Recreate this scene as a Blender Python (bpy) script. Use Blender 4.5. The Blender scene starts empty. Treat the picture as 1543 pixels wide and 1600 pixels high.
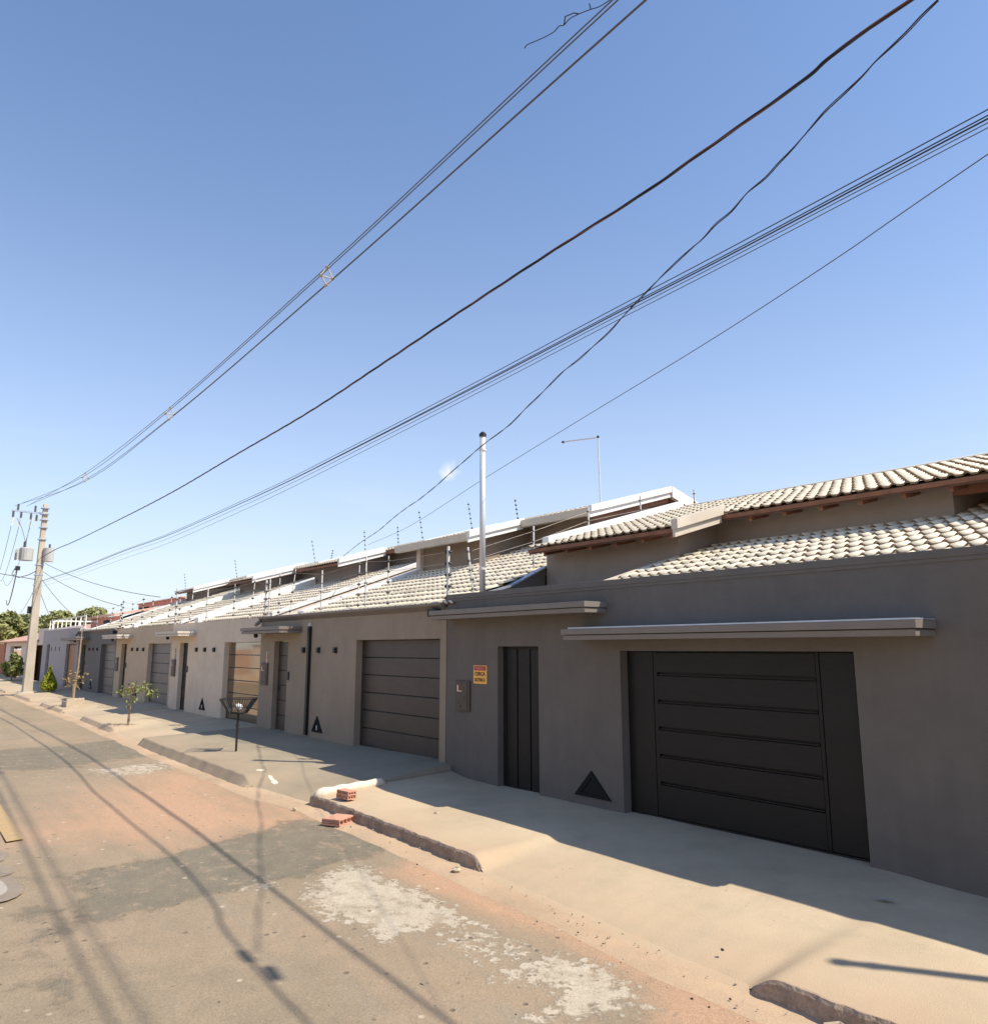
import bpy, math, random
import numpy as np
from mathutils import Vector, Matrix

SC = bpy.context.scene
COL = SC.collection
random.seed(7)
rng = np.random.default_rng(5)
R = math.radians

# ---------------------------------------------------------------- camera
cam_d = bpy.data.cameras.new("camera")
cam = bpy.data.objects.new("camera", cam_d); COL.objects.link(cam)
TH, PITCH = R(38.56), R(10.065)
fwd = Vector((-math.cos(TH) * math.cos(PITCH), math.sin(TH) * math.cos(PITCH), math.sin(PITCH)))
cam.location = (0, 0, 2.5)
cam.rotation_euler = fwd.to_track_quat('-Z', 'Y').to_euler()
cam_d.sensor_fit = 'HORIZONTAL'
cam_d.sensor_width = 36
cam_d.lens = 36 * 1200 / 1543
cam_d.clip_end = 3000
SC.camera = cam

# ---------------------------------------------------------------- light
SUN = Vector((1.66, 1.0, 2.5)).normalized()
world = bpy.data.worlds.new("World"); SC.world = world
world.use_nodes = True
wn, wl = world.node_tree.nodes, world.node_tree.links
wn.clear()
out = wn.new('ShaderNodeOutputWorld'); bg = wn.new('ShaderNodeBackground')
sky = wn.new('ShaderNodeTexSky'); sky.sky_type = 'NISHITA'; sky.sun_disc = False
sky.sun_elevation = math.asin(SUN.z); sky.sun_rotation = math.atan2(SUN.x, SUN.y)
sky.air_density = 1.0; sky.dust_density = 0.6; sky.ozone_density = 2.0; sky.altitude = 500
bg.inputs['Strength'].default_value = 0.15
# thin cirrus and one small cloud scrap, laid out by direction
tc = wn.new('ShaderNodeTexCoord')
def wmath(op, a, b=None, clamp=False):
    n = wn.new('ShaderNodeMath'); n.operation = op; n.use_clamp = clamp
    for i, v in enumerate((a, b)):
        if v is None: continue
        if isinstance(v, (int, float)): n.inputs[i].default_value = v
        else: wl.new(v, n.inputs[i])
    return n.outputs[0]
sep = wn.new('ShaderNodeSeparateXYZ'); wl.new(tc.outputs['Generated'], sep.inputs[0])
mp = wn.new('ShaderNodeMapping'); mp.inputs['Scale'].default_value = (2.2, 2.2, 15); mp.inputs['Rotation'].default_value = (0.12, 0.1, 0.3)
wl.new(tc.outputs['Generated'], mp.inputs[0])
nz = wn.new('ShaderNodeTexNoise'); nz.inputs['Scale'].default_value = 2.2; nz.inputs['Detail'].default_value = 6; nz.inputs['Roughness'].default_value = .55
wl.new(mp.outputs[0], nz.inputs['Vector'])
cir = wmath('MULTIPLY', wmath('SUBTRACT', nz.outputs['Fac'], 0.53), 2.6, True)
low = wmath('SUBTRACT', 1.0, wmath('MULTIPLY', wmath('SUBTRACT', sep.outputs['Z'], 0.05), 3.6), True)
cir = wmath('MULTIPLY', wmath('MULTIPLY', cir, low), .3, True)
# small scrap
CD = Vector((-0.7959, 0.5617, 0.2258)).normalized()
def dirblob(d, k, sc, thr, gain):
    dn = wn.new('ShaderNodeVectorMath'); dn.operation = 'DISTANCE'
    wl.new(tc.outputs['Generated'], dn.inputs[0]); dn.inputs[1].default_value = d
    n2 = wn.new('ShaderNodeTexNoise'); n2.inputs['Scale'].default_value = sc; n2.inputs['Detail'].default_value = 5
    wl.new(tc.outputs['Generated'], n2.inputs['Vector'])
    f = wmath('SUBTRACT', 1.0, wmath('MULTIPLY', dn.outputs['Value'], k), True)
    return wmath('MULTIPLY', wmath('SUBTRACT', wmath('MULTIPLY', f, wmath('ADD', n2.outputs['Fac'], .35)), thr), gain, True)
scrap = dirblob(CD, 30, 75, .46, 2.2)
cl = wmath('MAXIMUM', cir, scrap, True)
# pale band of far haze just above the horizon
hz = wmath('POWER', wmath('SUBTRACT', 1.0, wmath('ABSOLUTE', sep.outputs['Z']), True), 3.6)
hz = wmath('ADD', wmath('MULTIPLY', hz, .85), .0)
m1 = wn.new('ShaderNodeMix'); m1.data_type = 'RGBA'
wl.new(hz, m1.inputs[0]); tint = wn.new('ShaderNodeMix'); tint.data_type = 'RGBA'; tint.blend_type = 'MULTIPLY'; tint.inputs[0].default_value = 1; tint.inputs[7].default_value = (1.02, 1.07, 1.14, 1)
wl.new(sky.outputs[0], tint.inputs[6]); wl.new(tint.outputs[2], m1.inputs[6]); m1.inputs[7].default_value = (4.1, 4.2, 4.55, 1)
m2 = wn.new('ShaderNodeMix'); m2.data_type = 'RGBA'
wl.new(cl, m2.inputs[0]); wl.new(m1.outputs[2], m2.inputs[6]); m2.inputs[7].default_value = (5.2, 5.3, 5.5, 1)
wl.new(m2.outputs[2], bg.inputs['Color']); wl.new(bg.outputs[0], out.inputs[0])

sd = bpy.data.lights.new("sun", 'SUN'); sd.energy = 5.0; sd.angle = R(.53); sd.color = (1, .915, .77)
sun = bpy.data.objects.new("sun", sd); COL.objects.link(sun)
sun.rotation_euler = SUN.to_track_quat('Z', 'Y').to_euler()
sun.location = (0, 0, 40)
SC.view_settings.view_transform = 'Standard'; SC.view_settings.look = 'None'
SC.view_settings.exposure = 0.36; SC.view_settings.gamma = 1
SC.view_settings.use_curve_mapping = False

# ---------------------------------------------------------------- materials
def mat(name, col, rough=.8, var=.12, scale=6, bump=.0, bscale=60, metal=0, spec=.4, col2=None, stretch=(1, 1, 1), fine=0.0, objrand=0.0, grime=0.0, streak=0.0, dust=None):
    m = bpy.data.materials.new(name); m.use_nodes = True
    nt = m.node_tree; N, L = nt.nodes, nt.links
    b = N['Principled BSDF']; b.inputs['Roughness'].default_value = rough; b.inputs['Metallic'].default_value = metal
    b.inputs['Specular IOR Level'].default_value = spec
    geo = N.new('ShaderNodeNewGeometry'); mpn = N.new('ShaderNodeMapping'); mpn.inputs['Scale'].default_value = stretch
    L.new(geo.outputs['Position'], mpn.inputs[0])
    n = N.new('ShaderNodeTexNoise'); n.inputs['Scale'].default_value = scale; n.inputs['Detail'].default_value = 7; n.inputs['Roughness'].default_value = .6
    L.new(mpn.outputs[0], n.inputs['Vector'])
    ramp = N.new('ShaderNodeMapRange'); ramp.inputs[1].default_value = .3; ramp.inputs[2].default_value = .7
    L.new(n.outputs['Fac'], ramp.inputs[0])
    mx = N.new('ShaderNodeMix'); mx.data_type = 'RGBA'
    c = Vector(col); c2 = Vector(col2) if col2 else c * (1 - var * 1.4)
    c1 = c if col2 else c * (1 + var)
    mx.inputs[6].default_value = (*[min(1, v) for v in c1], 1); mx.inputs[7].default_value = (*c2, 1)
    L.new(ramp.outputs[0], mx.inputs[0]); last = mx.outputs[2]
    def mulby(fac_out, lo, hi, last):
        r2 = N.new('ShaderNodeMapRange'); r2.inputs[1].default_value = .25; r2.inputs[2].default_value = .75
        r2.inputs[3].default_value = lo; r2.inputs[4].default_value = hi
        L.new(fac_out, r2.inputs[0])
        vm = N.new('ShaderNodeVectorMath'); vm.operation = 'SCALE'
        L.new(last, vm.inputs[0]); L.new(r2.outputs[0], vm.inputs['Scale']); return vm.outputs[0]
    if fine:
        n2 = N.new('ShaderNodeTexNoise'); n2.inputs['Scale'].default_value = bscale; n2.inputs['Detail'].default_value = 3
        L.new(geo.outputs['Position'], n2.inputs['Vector']); last = mulby(n2.outputs['Fac'], 1 - fine, 1 + fine, last)
    if grime:
        n3 = N.new('ShaderNodeTexNoise'); n3.inputs['Scale'].default_value = .7; n3.inputs['Detail'].default_value = 9; n3.inputs['Roughness'].default_value = .7
        L.new(geo.outputs['Position'], n3.inputs['Vector']); last = mulby(n3.outputs['Fac'], 1 + grime * .5, 1 - grime, last)
    if streak:
        ms = N.new('ShaderNodeMapping'); ms.inputs['Scale'].default_value = (5, 5, .28); L.new(geo.outputs['Position'], ms.inputs[0])
        n5 = N.new('ShaderNodeTexNoise'); n5.inputs['Scale'].default_value = 1.0; n5.inputs['Detail'].default_value = 8; n5.inputs['Roughness'].default_value = .65
        L.new(ms.outputs[0], n5.inputs['Vector']); last = mulby(n5.outputs['Fac'], 1 - streak, 1 + streak, last)
    if dust:    # reddish soil washed against the road side of the paving
        sx = N.new('ShaderNodeSeparateXYZ'); L.new(geo.outputs['Position'], sx.inputs[0])
        n6 = N.new('ShaderNodeTexNoise'); n6.inputs['Scale'].default_value = 1.4; n6.inputs['Detail'].default_value = 9; n6.inputs['Roughness'].default_value = .7; L.new(geo.outputs['Position'], n6.inputs['Vector'])
        ad = N.new('ShaderNodeMath'); ad.operation = 'MULTIPLY_ADD'; ad.inputs[1].default_value = 2.6; L.new(n6.outputs['Fac'], ad.inputs[0]); L.new(sx.outputs['Y'], ad.inputs[2])
        r6 = N.new('ShaderNodeMapRange'); r6.inputs[1].default_value = 7.9; r6.inputs[2].default_value = 6.5; r6.inputs[3].default_value = 0; r6.inputs[4].default_value = .6; L.new(ad.outputs[0], r6.inputs[0])
        m6 = N.new('ShaderNodeMix'); m6.data_type = 'RGBA'; m6.inputs[7].default_value = (*dust, 1); L.new(r6.outputs[0], m6.inputs[0]); L.new(last, m6.inputs[6]); last = m6.outputs[2]
    if objrand:
        oi = N.new('ShaderNodeObjectInfo')
        r3 = N.new('ShaderNodeMapRange'); r3.inputs[3].default_value = 1 - objrand; r3.inputs[4].default_value = 1 + objrand * .5
        L.new(oi.outputs['Random'], r3.inputs[0])
        vm = N.new('ShaderNodeVectorMath'); vm.operation = 'SCALE'; L.new(last, vm.inputs[0]); L.new(r3.outputs[0], vm.inputs['Scale']); last = vm.outputs[0]
    L.new(last, b.inputs['Base Color'])
    if bump:
        n4 = N.new('ShaderNodeTexNoise'); n4.inputs['Scale'].default_value = bscale; n4.inputs['Detail'].default_value = 5
        L.new(geo.outputs['Position'], n4.inputs['Vector'])
        bp = N.new('ShaderNodeBump'); bp.inputs['Strength'].default_value = bump; bp.inputs['Distance'].default_value = .01
        L.new(n4.outputs['Fac'], bp.inputs['Height']); L.new(bp.outputs[0], b.inputs['Normal'])
    return m

M = {}
M['wallA'] = mat('dark_grey_render', (.148, .131, .113), .85, .06, 2.5, .25, 90, streak=.06, grime=.16, fine=.06)
M['wallB'] = mat('taupe_render', (.325, .258, .188), .85, .05, 2.5, .25, 90, streak=.05, grime=.14, fine=.05)
M['wallC'] = mat('pale_greige_render', (.68, .565, .435), .85, .05, 2.5, .2, 90, streak=.05, grime=.12)
M['wallD'] = mat('beige_render', (.54, .42, .29), .85, .05, 2.5, .2, 90, grime=.10)
M['wallE'] = mat('charcoal_render', (.15, .14, .13), .85, .05, 2.5, .2, 90)
M['wallF'] = mat('blue_grey_render', (.40, .365, .36), .85, .05, 2.5, .2, 90)
M['wallG'] = mat('cream_paint', (.72, .62, .53), .85, .06, 2, .2, 90)
M['upA'] = mat('mauve_grey_render', (.36, .295, .24), .85, .05, 2.5, .2, 90, grime=.1)
M['upB'] = mat('brown_grey_render', (.31, .24, .18), .85, .05, 2.5, .2, 90, grime=.1)
M['upC'] = mat('grey_brown_render', (.27, .225, .195), .85, .05, 2.5, .2, 90, grime=.1)
M['capA'] = mat('grey_coping', (.135, .12, .105), .6, .08, 4, .1, 60)
M['white'] = mat('white_sheet_metal', (.80, .78, .74), .45, .06, 3, .03, 40, grime=.12)
M['cream'] = mat('cream_gutter_metal', (.62, .54, .43), .5, .06, 3, .05, 40, grime=.15)
M['canA'] = mat('grey_canopy_metal', (.20, .172, .145), .5, .06, 3, .05, 50)
M['canC'] = mat('light_canopy_paint', (.60, .52, .43), .6, .06, 3, .05, 50)
M['zinc'] = mat('zinc_flashing', (.5, .55, .62), .35, .1, 5, .05, 40, metal=.6)
M['gate'] = mat('black_brown_gate_paint', (.013, .0118, .0105), .5, .12, 5, .06, 30, spec=.3, stretch=(1, 1, 6), grime=.2)
M['gate_dark'] = mat('gate_groove', (.008, .008, .008), .5, .1, 5)
M['doorB'] = mat('bronze_sectional_paint', (.068, .053, .042), .42, .10, 3, .05, 30, stretch=(1, 1, 3), grime=.2)
M['doorD'] = mat('grey_sectional_paint', (.14, .125, .115), .45, .10, 3, .05, 30)
M['glossC'] = mat('mirror_bronze_panel', (.34, .28, .21), .05, .06, 3, .02, 4, metal=.85)
M['wood'] = mat('varnished_wood_gate', (.36, .17, .08), .5, .2, 4, .1, 30, stretch=(6, 6, .6))
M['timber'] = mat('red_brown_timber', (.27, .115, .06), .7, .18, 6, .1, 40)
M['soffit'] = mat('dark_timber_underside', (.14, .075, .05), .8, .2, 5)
M['tile'] = mat('cream_glazed_roof_tile', (.88, .76, .56), .55, .08, 2.0, .12, 60, objrand=.12, fine=.06, grime=.12)
M['tile_edge'] = mat('shade_brown_tile_lip', (.24, .155, .09), .85, .12, 8, 0, 40)  # brown clay lip, its dark tone also painting the step shadow of each course
M['tilebed'] = mat('roof_tile_underlay', (.26, .17, .11), .9, .15, 4)
M['concreteA'] = mat('pale_new_concrete', (.54, .43, .295), .9, .06, 1.3, .5, 110, fine=.08, grime=.26, dust=(.44, .30, .185), col2=(.47, .37, .25))
M['concreteB'] = mat('grey_cement_paving', (.315, .262, .185), .9, .06, 1.3, .25, 130, fine=.06, grime=.24, dust=(.37, .27, .175))
M['concreteC'] = mat('beige_cement_paving', (.49, .39, .265), .9, .06, 1.3, .3, 130, fine=.08, grime=.22, dust=(.44, .31, .20))
M['mortar'] = mat('white_mortar', (.70, .61, .48), .9, .06, 6, .4, 90)
M['curb'] = mat('weathered_curb_concrete', (.36, .27, .20), .95, .2, 5, .9, 45, fine=.25, grime=.45)
M['alu'] = mat('brushed_aluminium', (.66, .63, .58), .5, .06, 8, 0, 50, metal=.0)
M['black'] = mat('black_plastic', (.018, .018, .02), .5, .1, 8)
M['wire'] = mat('weathered_wire', (.09, .085, .085), .7, .1, 8)
M['cable'] = mat('twisted_black_cable', (.022, .02, .024), .6, .1, 8)
M['cable2'] = mat('reddish_sheath', (.13, .055, .045), .6, .1, 8)
M['fwire'] = mat('thin_steel_wire', (.38, .34, .30), .5, .1, 8, metal=.5)
M['pole'] = mat('pole_concrete', (.50, .43, .34), .9, .1, 3, .3, 50, stretch=(1, 1, .3), grime=.2)
M['whitepipe'] = mat('galvanised_white_pipe', (.62, .64, .66), .4, .05, 6, metal=.25)
M['trafo'] = mat('transformer_grey_paint', (.44, .43, .41), .5, .08, 6)
M['meter'] = mat('brown_meter_cover', (.085, .065, .055), .5, .08, 8)
M['tri'] = mat('dark_triangle_frame', (.007, .007, .006), .9, .1, 8)
M['glassy'] = mat('dark_glass', (.006, .006, .005), .8, .1, 8)
M['signy'] = mat('yellow_sign_plastic', (.95, .50, .12), .5, .04, 8)
M['signr'] = mat('dark_red_print', (.32, .03, .02), .5, .04, 8)
M['signp'] = mat('pink_print', (.75, .22, .18), .5, .04, 8)
M['signb'] = mat('brown_print', (.13, .035, .01), .5, .04, 8)
M['brick'] = mat('hollow_clay_brick', (.56, .29, .20), .9, .1, 12, .3, 80, fine=.1)
M['brickdark'] = mat('brick_hole', (.05, .015, .01), .95, .1, 12)
M['bag'] = mat('white_plastic_bag', (.8, .8, .8), .3, .05, 30, .6, 25)
M['leaf'] = mat('leaf_green', (.25, .27, .085), .6, .35, 9, 0, 30, objrand=.1, col2=(.13, .16, .045))
M['leaflime'] = mat('lime_foliage', (.36, .37, .04), .6, .2, 25, 0, 30, col2=(.22, .27, .02))
M['leafdark'] = mat('far_tree_foliage', (.30, .31, .11), .7, .35, .8, 0, 30, col2=(.17, .19, .07))
M['leafdry'] = mat('dry_leaves', (.30, .22, .10), .8, .3, 20)
M['bark'] = mat('tan_bark', (.36, .27, .17), .9, .2, 12, .3, 40)
M['terra'] = mat('terracotta_render', (.58, .27, .20), .9, .12, 1.5, .2, 40, grime=.2)
M['claybrick'] = mat('clay_brick_wall', (.50, .21, .12), .9, .15, 3, .2, 40, grime=.25)
M['pinktile'] = mat('pink_clay_tile', (.56, .32, .23), .8, .2, 3)
M['soil'] = mat('red_soil', (.42, .25, .15), .95, .15, .8, .3, 30)
M['pebble'] = mat('grey_stone', (.50, .41, .30), .95, .2, 12, .3, 60)
M['dark_stone'] = mat('dark_stone', (.05, .045, .04), .95, .2, 12)
M['greenglass'] = mat('green_insulator', (.12, .10, .09), .4, .1, 12)
M['yellowp'] = mat('worn_yellow_paint', (.44, .29, .13), .9, .2, 6, .2, 60, col2=(.36, .26, .15), fine=.15)
M['whitep'] = mat('worn_white_paint', (.36, .32, .27), .9, .08, 6, .2, 60)
M['greyp'] = mat('grey_marking_border', (.25, .20, .15), .9, .1, 6, .2, 60)
M['digitp'] = mat('pale_pink_digit', (.85, .62, .52), .5, .02, 4)
M['digitb'] = mat('copper_digit', (.30, .12, .07), .5, .02, 4)
M['spacer'] = mat('beige_polymer_spacer', (.50, .46, .40), .6, .1, 8)
M['lampw'] = mat('white_lamp_glass', (.85, .80, .72), .3, .02, 4)

# ---------------------------------------------------------------- mesh helpers
ORG = {}
def tag(o, label=None, cat=None, group=None, kind=None):
    if label: o['label'] = label
    if cat: o['category'] = cat
    if group: o['group'] = group
    if kind: o['kind'] = kind
    return o
def thing(name, label, cat, loc, group=None):
    o = bpy.data.objects.new(name, None); COL.objects.link(o); o.location = loc; o.empty_display_size = .2
    ORG[o.name] = Vector(loc)
    return tag(o, label, cat, group)
def origin(o): return ORG.get(o.name, Vector((0, 0, 0))) if o else Vector((0, 0, 0))

class MB:
    def __init__(s): s.v = []; s.f = []; s.m = []
    def add(s, vs, fs, mi=0):
        k = len(s.v); s.v += [tuple(p) for p in vs]; s.f += [tuple(i + k for i in f) for f in fs]; s.m += [mi] * len(fs)
        return s
    def box(s, x0, x1, y0, y1, z0, z1, mi=0):
        vs = [(x, y, z) for z in (z0, z1) for y in (y0, y1) for x in (x0, x1)]
        return s.add(vs, [(0, 2, 3, 1), (4, 5, 7, 6), (0, 1, 5, 4), (2, 6, 7, 3), (0, 4, 6, 2), (1, 3, 7, 5)], mi)
    def prismx(s, prof, x0, x1, mi=0):          # profile in (y, z), counter-clockwise seen from +X
        n = len(prof)
        vs = [(x0, y, z) for y, z in prof] + [(x1, y, z) for y, z in prof]
        fs = [tuple(range(n - 1, -1, -1)), tuple(range(n, 2 * n))] + [(i, (i + 1) % n, n + (i + 1) % n, n + i) for i in range(n)]
        return s.add(vs, fs, mi)
    def prismy(s, prof, y0, y1, mi=0):          # profile in (x, z)
        n = len(prof)
        vs = [(x, y0, z) for x, z in prof] + [(x, y1, z) for x, z in prof]
        fs = [tuple(range(n)), tuple(range(2 * n - 1, n - 1, -1))] + [(i, n + i, n + (i + 1) % n, (i + 1) % n) for i in range(n)]
        return s.add(vs, fs, mi)
    def tube(s, pts, r, n=6, mi=0, cap=True):
        pts = [Vector(p) for p in pts]; rs = r if isinstance(r, (list, tuple)) else [r] * len(pts)
        rings = []
        up = Vector((0, 0, 1))
        for i, p in enumerate(pts):
            a = pts[max(0, i - 1)]; b = pts[min(len(pts) - 1, i + 1)]
            d = (b - a).normalized()
            if i == 0:
                u = d.cross(up)
                if u.length < .1: u = d.cross(Vector((1, 0, 0)))
                u.normalize()
            else:
                u = (u - d * u.dot(d))
                if u.length < 1e-4: u = d.cross(Vector((1, .3, 0)))
                u.normalize()
            w = d.cross(u)
            rings.append([p + (u * math.cos(2 * math.pi * k / n) + w * math.sin(2 * math.pi * k / n)) * rs[i] for k in range(n)])
        vs = [q for rg in rings for q in rg]; fs = []
        for i in range(len(pts) - 1):
            for k in range(n):
                fs.append((i * n + k, (i + 1) * n + k, (i + 1) * n + (k + 1) % n, i * n + (k + 1) % n))
        if cap:
            fs.append(tuple(range(n))); fs.append(tuple(reversed(range((len(pts) - 1) * n, len(pts) * n))))
        return s.add(vs, fs, mi)
    def cyl(s, c, r, h, n=10, mi=0, r2=None):
        return s.tube([c, (c[0], c[1], c[2] + h)], [r, r if r2 is None else r2], n, mi)
    def ball(s, c, rx, ry, rz, n=8, k=5, mi=0, rough=0):
        vs = []; fs = []
        for i in range(k + 1):
            t = math.pi * i / k
            for j in range(n):
                a = 2 * math.pi * j / n; q = 1 + random.uniform(-rough, rough)
                vs.append((c[0] + rx * q * math.sin(t) * math.cos(a), c[1] + ry * q * math.sin(t) * math.sin(a), c[2] - rz * q * math.cos(t)))
        for i in range(k):
            for j in range(n):
                fs.append((i * n + j, i * n + (j + 1) % n, (i + 1) * n + (j + 1) % n, (i + 1) * n + j))
        return s.add(vs, fs, mi)
    def build(s, name, mats, parent=None, smooth=False, bevel=0):
        me = bpy.data.meshes.new(name)
        o0 = origin(parent)
        me.from_pydata([(x - o0.x, y - o0.y, z - o0.z) for x, y, z in s.v], [], s.f)
        for m in (mats if isinstance(mats, (list, tuple)) else [mats]): me.materials.append(M[m] if isinstance(m, str) else m)
        if any(s.m): me.polygons.foreach_set('material_index', s.m)
        if smooth: me.polygons.foreach_set('use_smooth', [True] * len(me.polygons))
        me.update()
        o = bpy.data.objects.new(name, me); COL.objects.link(o)
        if parent: o.parent = parent; ORG[o.name] = o0.copy()
        if bevel:
            b = o.modifiers.new('bevel', 'BEVEL'); b.width = bevel; b.segments = 2; b.limit_method = 'ANGLE'
        return o

def np_mesh(name, v, f, mats, parent=None, smooth=False):
    me = bpy.data.meshes.new(name)
    v = np.asarray(v, dtype=np.float32); f = np.asarray(f, dtype=np.int32)
    o0 = origin(parent); v = v - np.array(o0, dtype=np.float32)
    me.vertices.add(len(v)); me.vertices.foreach_set('co', v.ravel())
    k = f.shape[1]
    me.loops.add(f.size); me.loops.foreach_set('vertex_index', f.ravel())
    me.polygons.add(len(f)); me.polygons.foreach_set('loop_start', np.arange(len(f), dtype=np.int32) * k)
    me.polygons.foreach_set('loop_total', np.full(len(f), k, dtype=np.int32))
    if smooth: me.polygons.foreach_set('use_smooth', np.ones(len(f), dtype=bool))
    me.update(calc_edges=True); me.validate()
    for m in (mats if isinstance(mats, (list, tuple)) else [mats]): me.materials.append(M[m] if isinstance(m, str) else m)
    o = bpy.data.objects.new(name, me); COL.objects.link(o)
    if parent: o.parent = parent; ORG[o.name] = o0.copy()
    return o

def text_part(txt, size, loc, m, parent, name='lettering', width=None, depth=.002):
    cu = bpy.data.curves.new('t', 'FONT'); cu.body = txt; cu.size = size; cu.extrude = depth; cu.offset = size * .03; cu.align_x = 'CENTER'; cu.align_y = 'CENTER'
    tmp = bpy.data.objects.new('t', cu); COL.objects.link(tmp)
    bpy.context.view_layer.update()
    me = bpy.data.meshes.new_from_object(tmp.evaluated_get(bpy.context.evaluated_depsgraph_get()))
    bpy.data.objects.remove(tmp)
    xs = [v.co.x for v in me.vertices]; wd = max(xs) - min(xs)
    kx = (width / wd) if width else 1
    o0 = origin(parent)
    for v in me.vertices:       # faces -Y
        x, y, z = v.co; v.co = (loc[0] + x * kx - o0.x, loc[1] - z - o0.y, loc[2] + y - o0.z)
    me.materials.clear(); me.materials.append(M[m])
    o = bpy.data.objects.new(name, me); COL.objects.link(o); o.parent = parent; ORG[o.name] = o0.copy()
    return o

# ---------------------------------------------------------------- terrain profiles
def zr(x):  return float(np.interp(x, [-60, -45, -20, -11.5, -4, 20], [.22, .22, .2, .12, 0, 0]))
def yc(x):  return float(np.interp(x, [-80, -28, -19, -13.5, -11.2, -7.4, -3.5, 20], [5.75, 5.6, 5.35, 5.38, 5.6, 5.58, 5.35, 5.35]))
def smooth(t): t = max(0, min(1, t)); return t * t * (3 - 2 * t)

# ---------------------------------------------------------------- ground, road
def grid(name, xs, ys, zf, m, kind='structure'):
    xs = np.asarray(xs); ys = np.asarray(ys)
    X, Y = np.meshgrid(xs, ys, indexing='ij'); Z = zf(X, Y)
    v = np.stack([X, Y, Z], -1).reshape(-1, 3); nx, ny = len(xs), len(ys)
    i, j = np.meshgrid(np.arange(nx - 1), np.arange(ny - 1), indexing='ij')
    a = (i * ny + j).ravel(); f = np.stack([a, a + ny, a + ny + 1, a + 1], -1)
    o = np_mesh(name, v, f, m, None, True); tag(o, kind=kind); return o, X, Y

gx = np.concatenate([[-1500, -600, -300, -160], np.arange(-110, 31, 5), [60, 150, 400]])
gy = np.concatenate([[-800, -300, -100, -40], np.arange(-20, 41, 5), [80, 200, 500, 900]])
g, _, _ = grid('ground', gx, gy, lambda X, Y: np.full(X.shape, -.12), 'soil')

def poly_mask(X, Y, poly, soft):
    """signed distance to a polygon turned into a soft 0..1 mask"""
    P = np.array(poly); d = np.full(X.shape, 1e9); inside = np.zeros(X.shape, bool)
    for k in range(len(P)):
        a, b = P[k], P[(k + 1) % len(P)]
        ab = b - a; t = np.clip(((X - a[0]) * ab[0] + (Y - a[1]) * ab[1]) / (ab @ ab), 0, 1)
        d = np.minimum(d, np.hypot(X - a[0] - t * ab[0], Y - a[1] - t * ab[1]))
        if abs(b[1] - a[1]) > 1e-9:
            c = ((a[1] > Y) != (b[1] > Y)) & (X < (b[0] - a[0]) * (Y - a[1]) / (b[1] - a[1]) + a[0]); inside ^= c
    s = np.where(inside, d, -d)
    return np.clip(.5 + s / (2 * soft), 0, 1)

zr_np = lambda X: np.interp(X, [-60, -45, -20, -11.5, -4, 20], [.22, .22, .2, .12, 0, 0])
yc_np = lambda X: np.interp(X, [-80, -28, -19, -13.5, -11.2, -7.4, -3.5, 20], [5.75, 5.6, 5.35, 5.38, 5.6, 5.58, 5.35, 5.35])
DARK = [(-9.67, 1.93), (-8.05, 1.85), (-8.2, 2.93), (-8.26, 3.52), (-8.58, 5.13), (-9.3, 5.5), (-10.81, 5.08), (-9.93, 3.21)]
DARK2 = [(-21.4, 1.0), (-21.44, 2.57), (-21.54, 3.89), (-22.0, 5.3), (-18.6, 5.3), (-18.02, 4.49), (-17.65, 3.57), (-17.8, 1.0)]
LIGHT2 = [(-17.2, 3.26), (-17.54, 4.38), (-17.6, 5.2), (-16.3, 5.1), (-15.73, 4.39), (-15.8, 3.64)]
W1 = [(-7.62, 3.65), (-8.15, 4.08), (-8.4, 4.61), (-7.72, 4.63), (-7.32, 4.7), (-6.57, 4.67), (-5.98, 4.57), (-6.14, 4.37), (-6.16, 4.04), (-6.13, 3.69), (-6.58, 3.69), (-7.02, 3.53)]
W2 = [(-5.11, 3.91), (-5.17, 4.31), (-5.11, 4.75), (-4.7, 4.95), (-4.19, 4.79), (-4.03, 4.41), (-4.12, 4.0), (-4.41, 3.67), (-4.61, 4.21)]
W4 = [(-6.29, 4.05), (-6.12, 4.79), (-5.23, 4.78), (-4.33, 4.88), (-3.67, 4.72), (-3.85, 4.33), (-4.85, 4.04), (-5.58, 3.9)]
W3 = [(-8.6, 3.2), (-8.5, 3.75), (-7.9, 3.6), (-7.95, 3.1)]
RED1 = [(-13.95, 3.05), (-15.51, 4.22), (-16.22, 5.3), (-12.24, 5.25), (-10.18, 5.26), (-10.37, 4.42), (-10.48, 3.45), (-10.89, 2.79), (-11.89, 1.95)]
RED2 = [(-7.93, 4.75), (-8.14, 5.3), (-6.65, 5.25), (-4.57, 5.17), (-3.07, 5.2), (2, 5.2), (1, 4.3), (-3.6, 4.3), (-4.19, 4.79), (-5.37, 4.84), (-6.27, 4.75)]
OILY = [(-9.3, 1.3), (-8.6, 1.9), (-7.5, 1.75), (-6.2, 1.5), (-6.2, 1.0), (-8, 1.1)]

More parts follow.
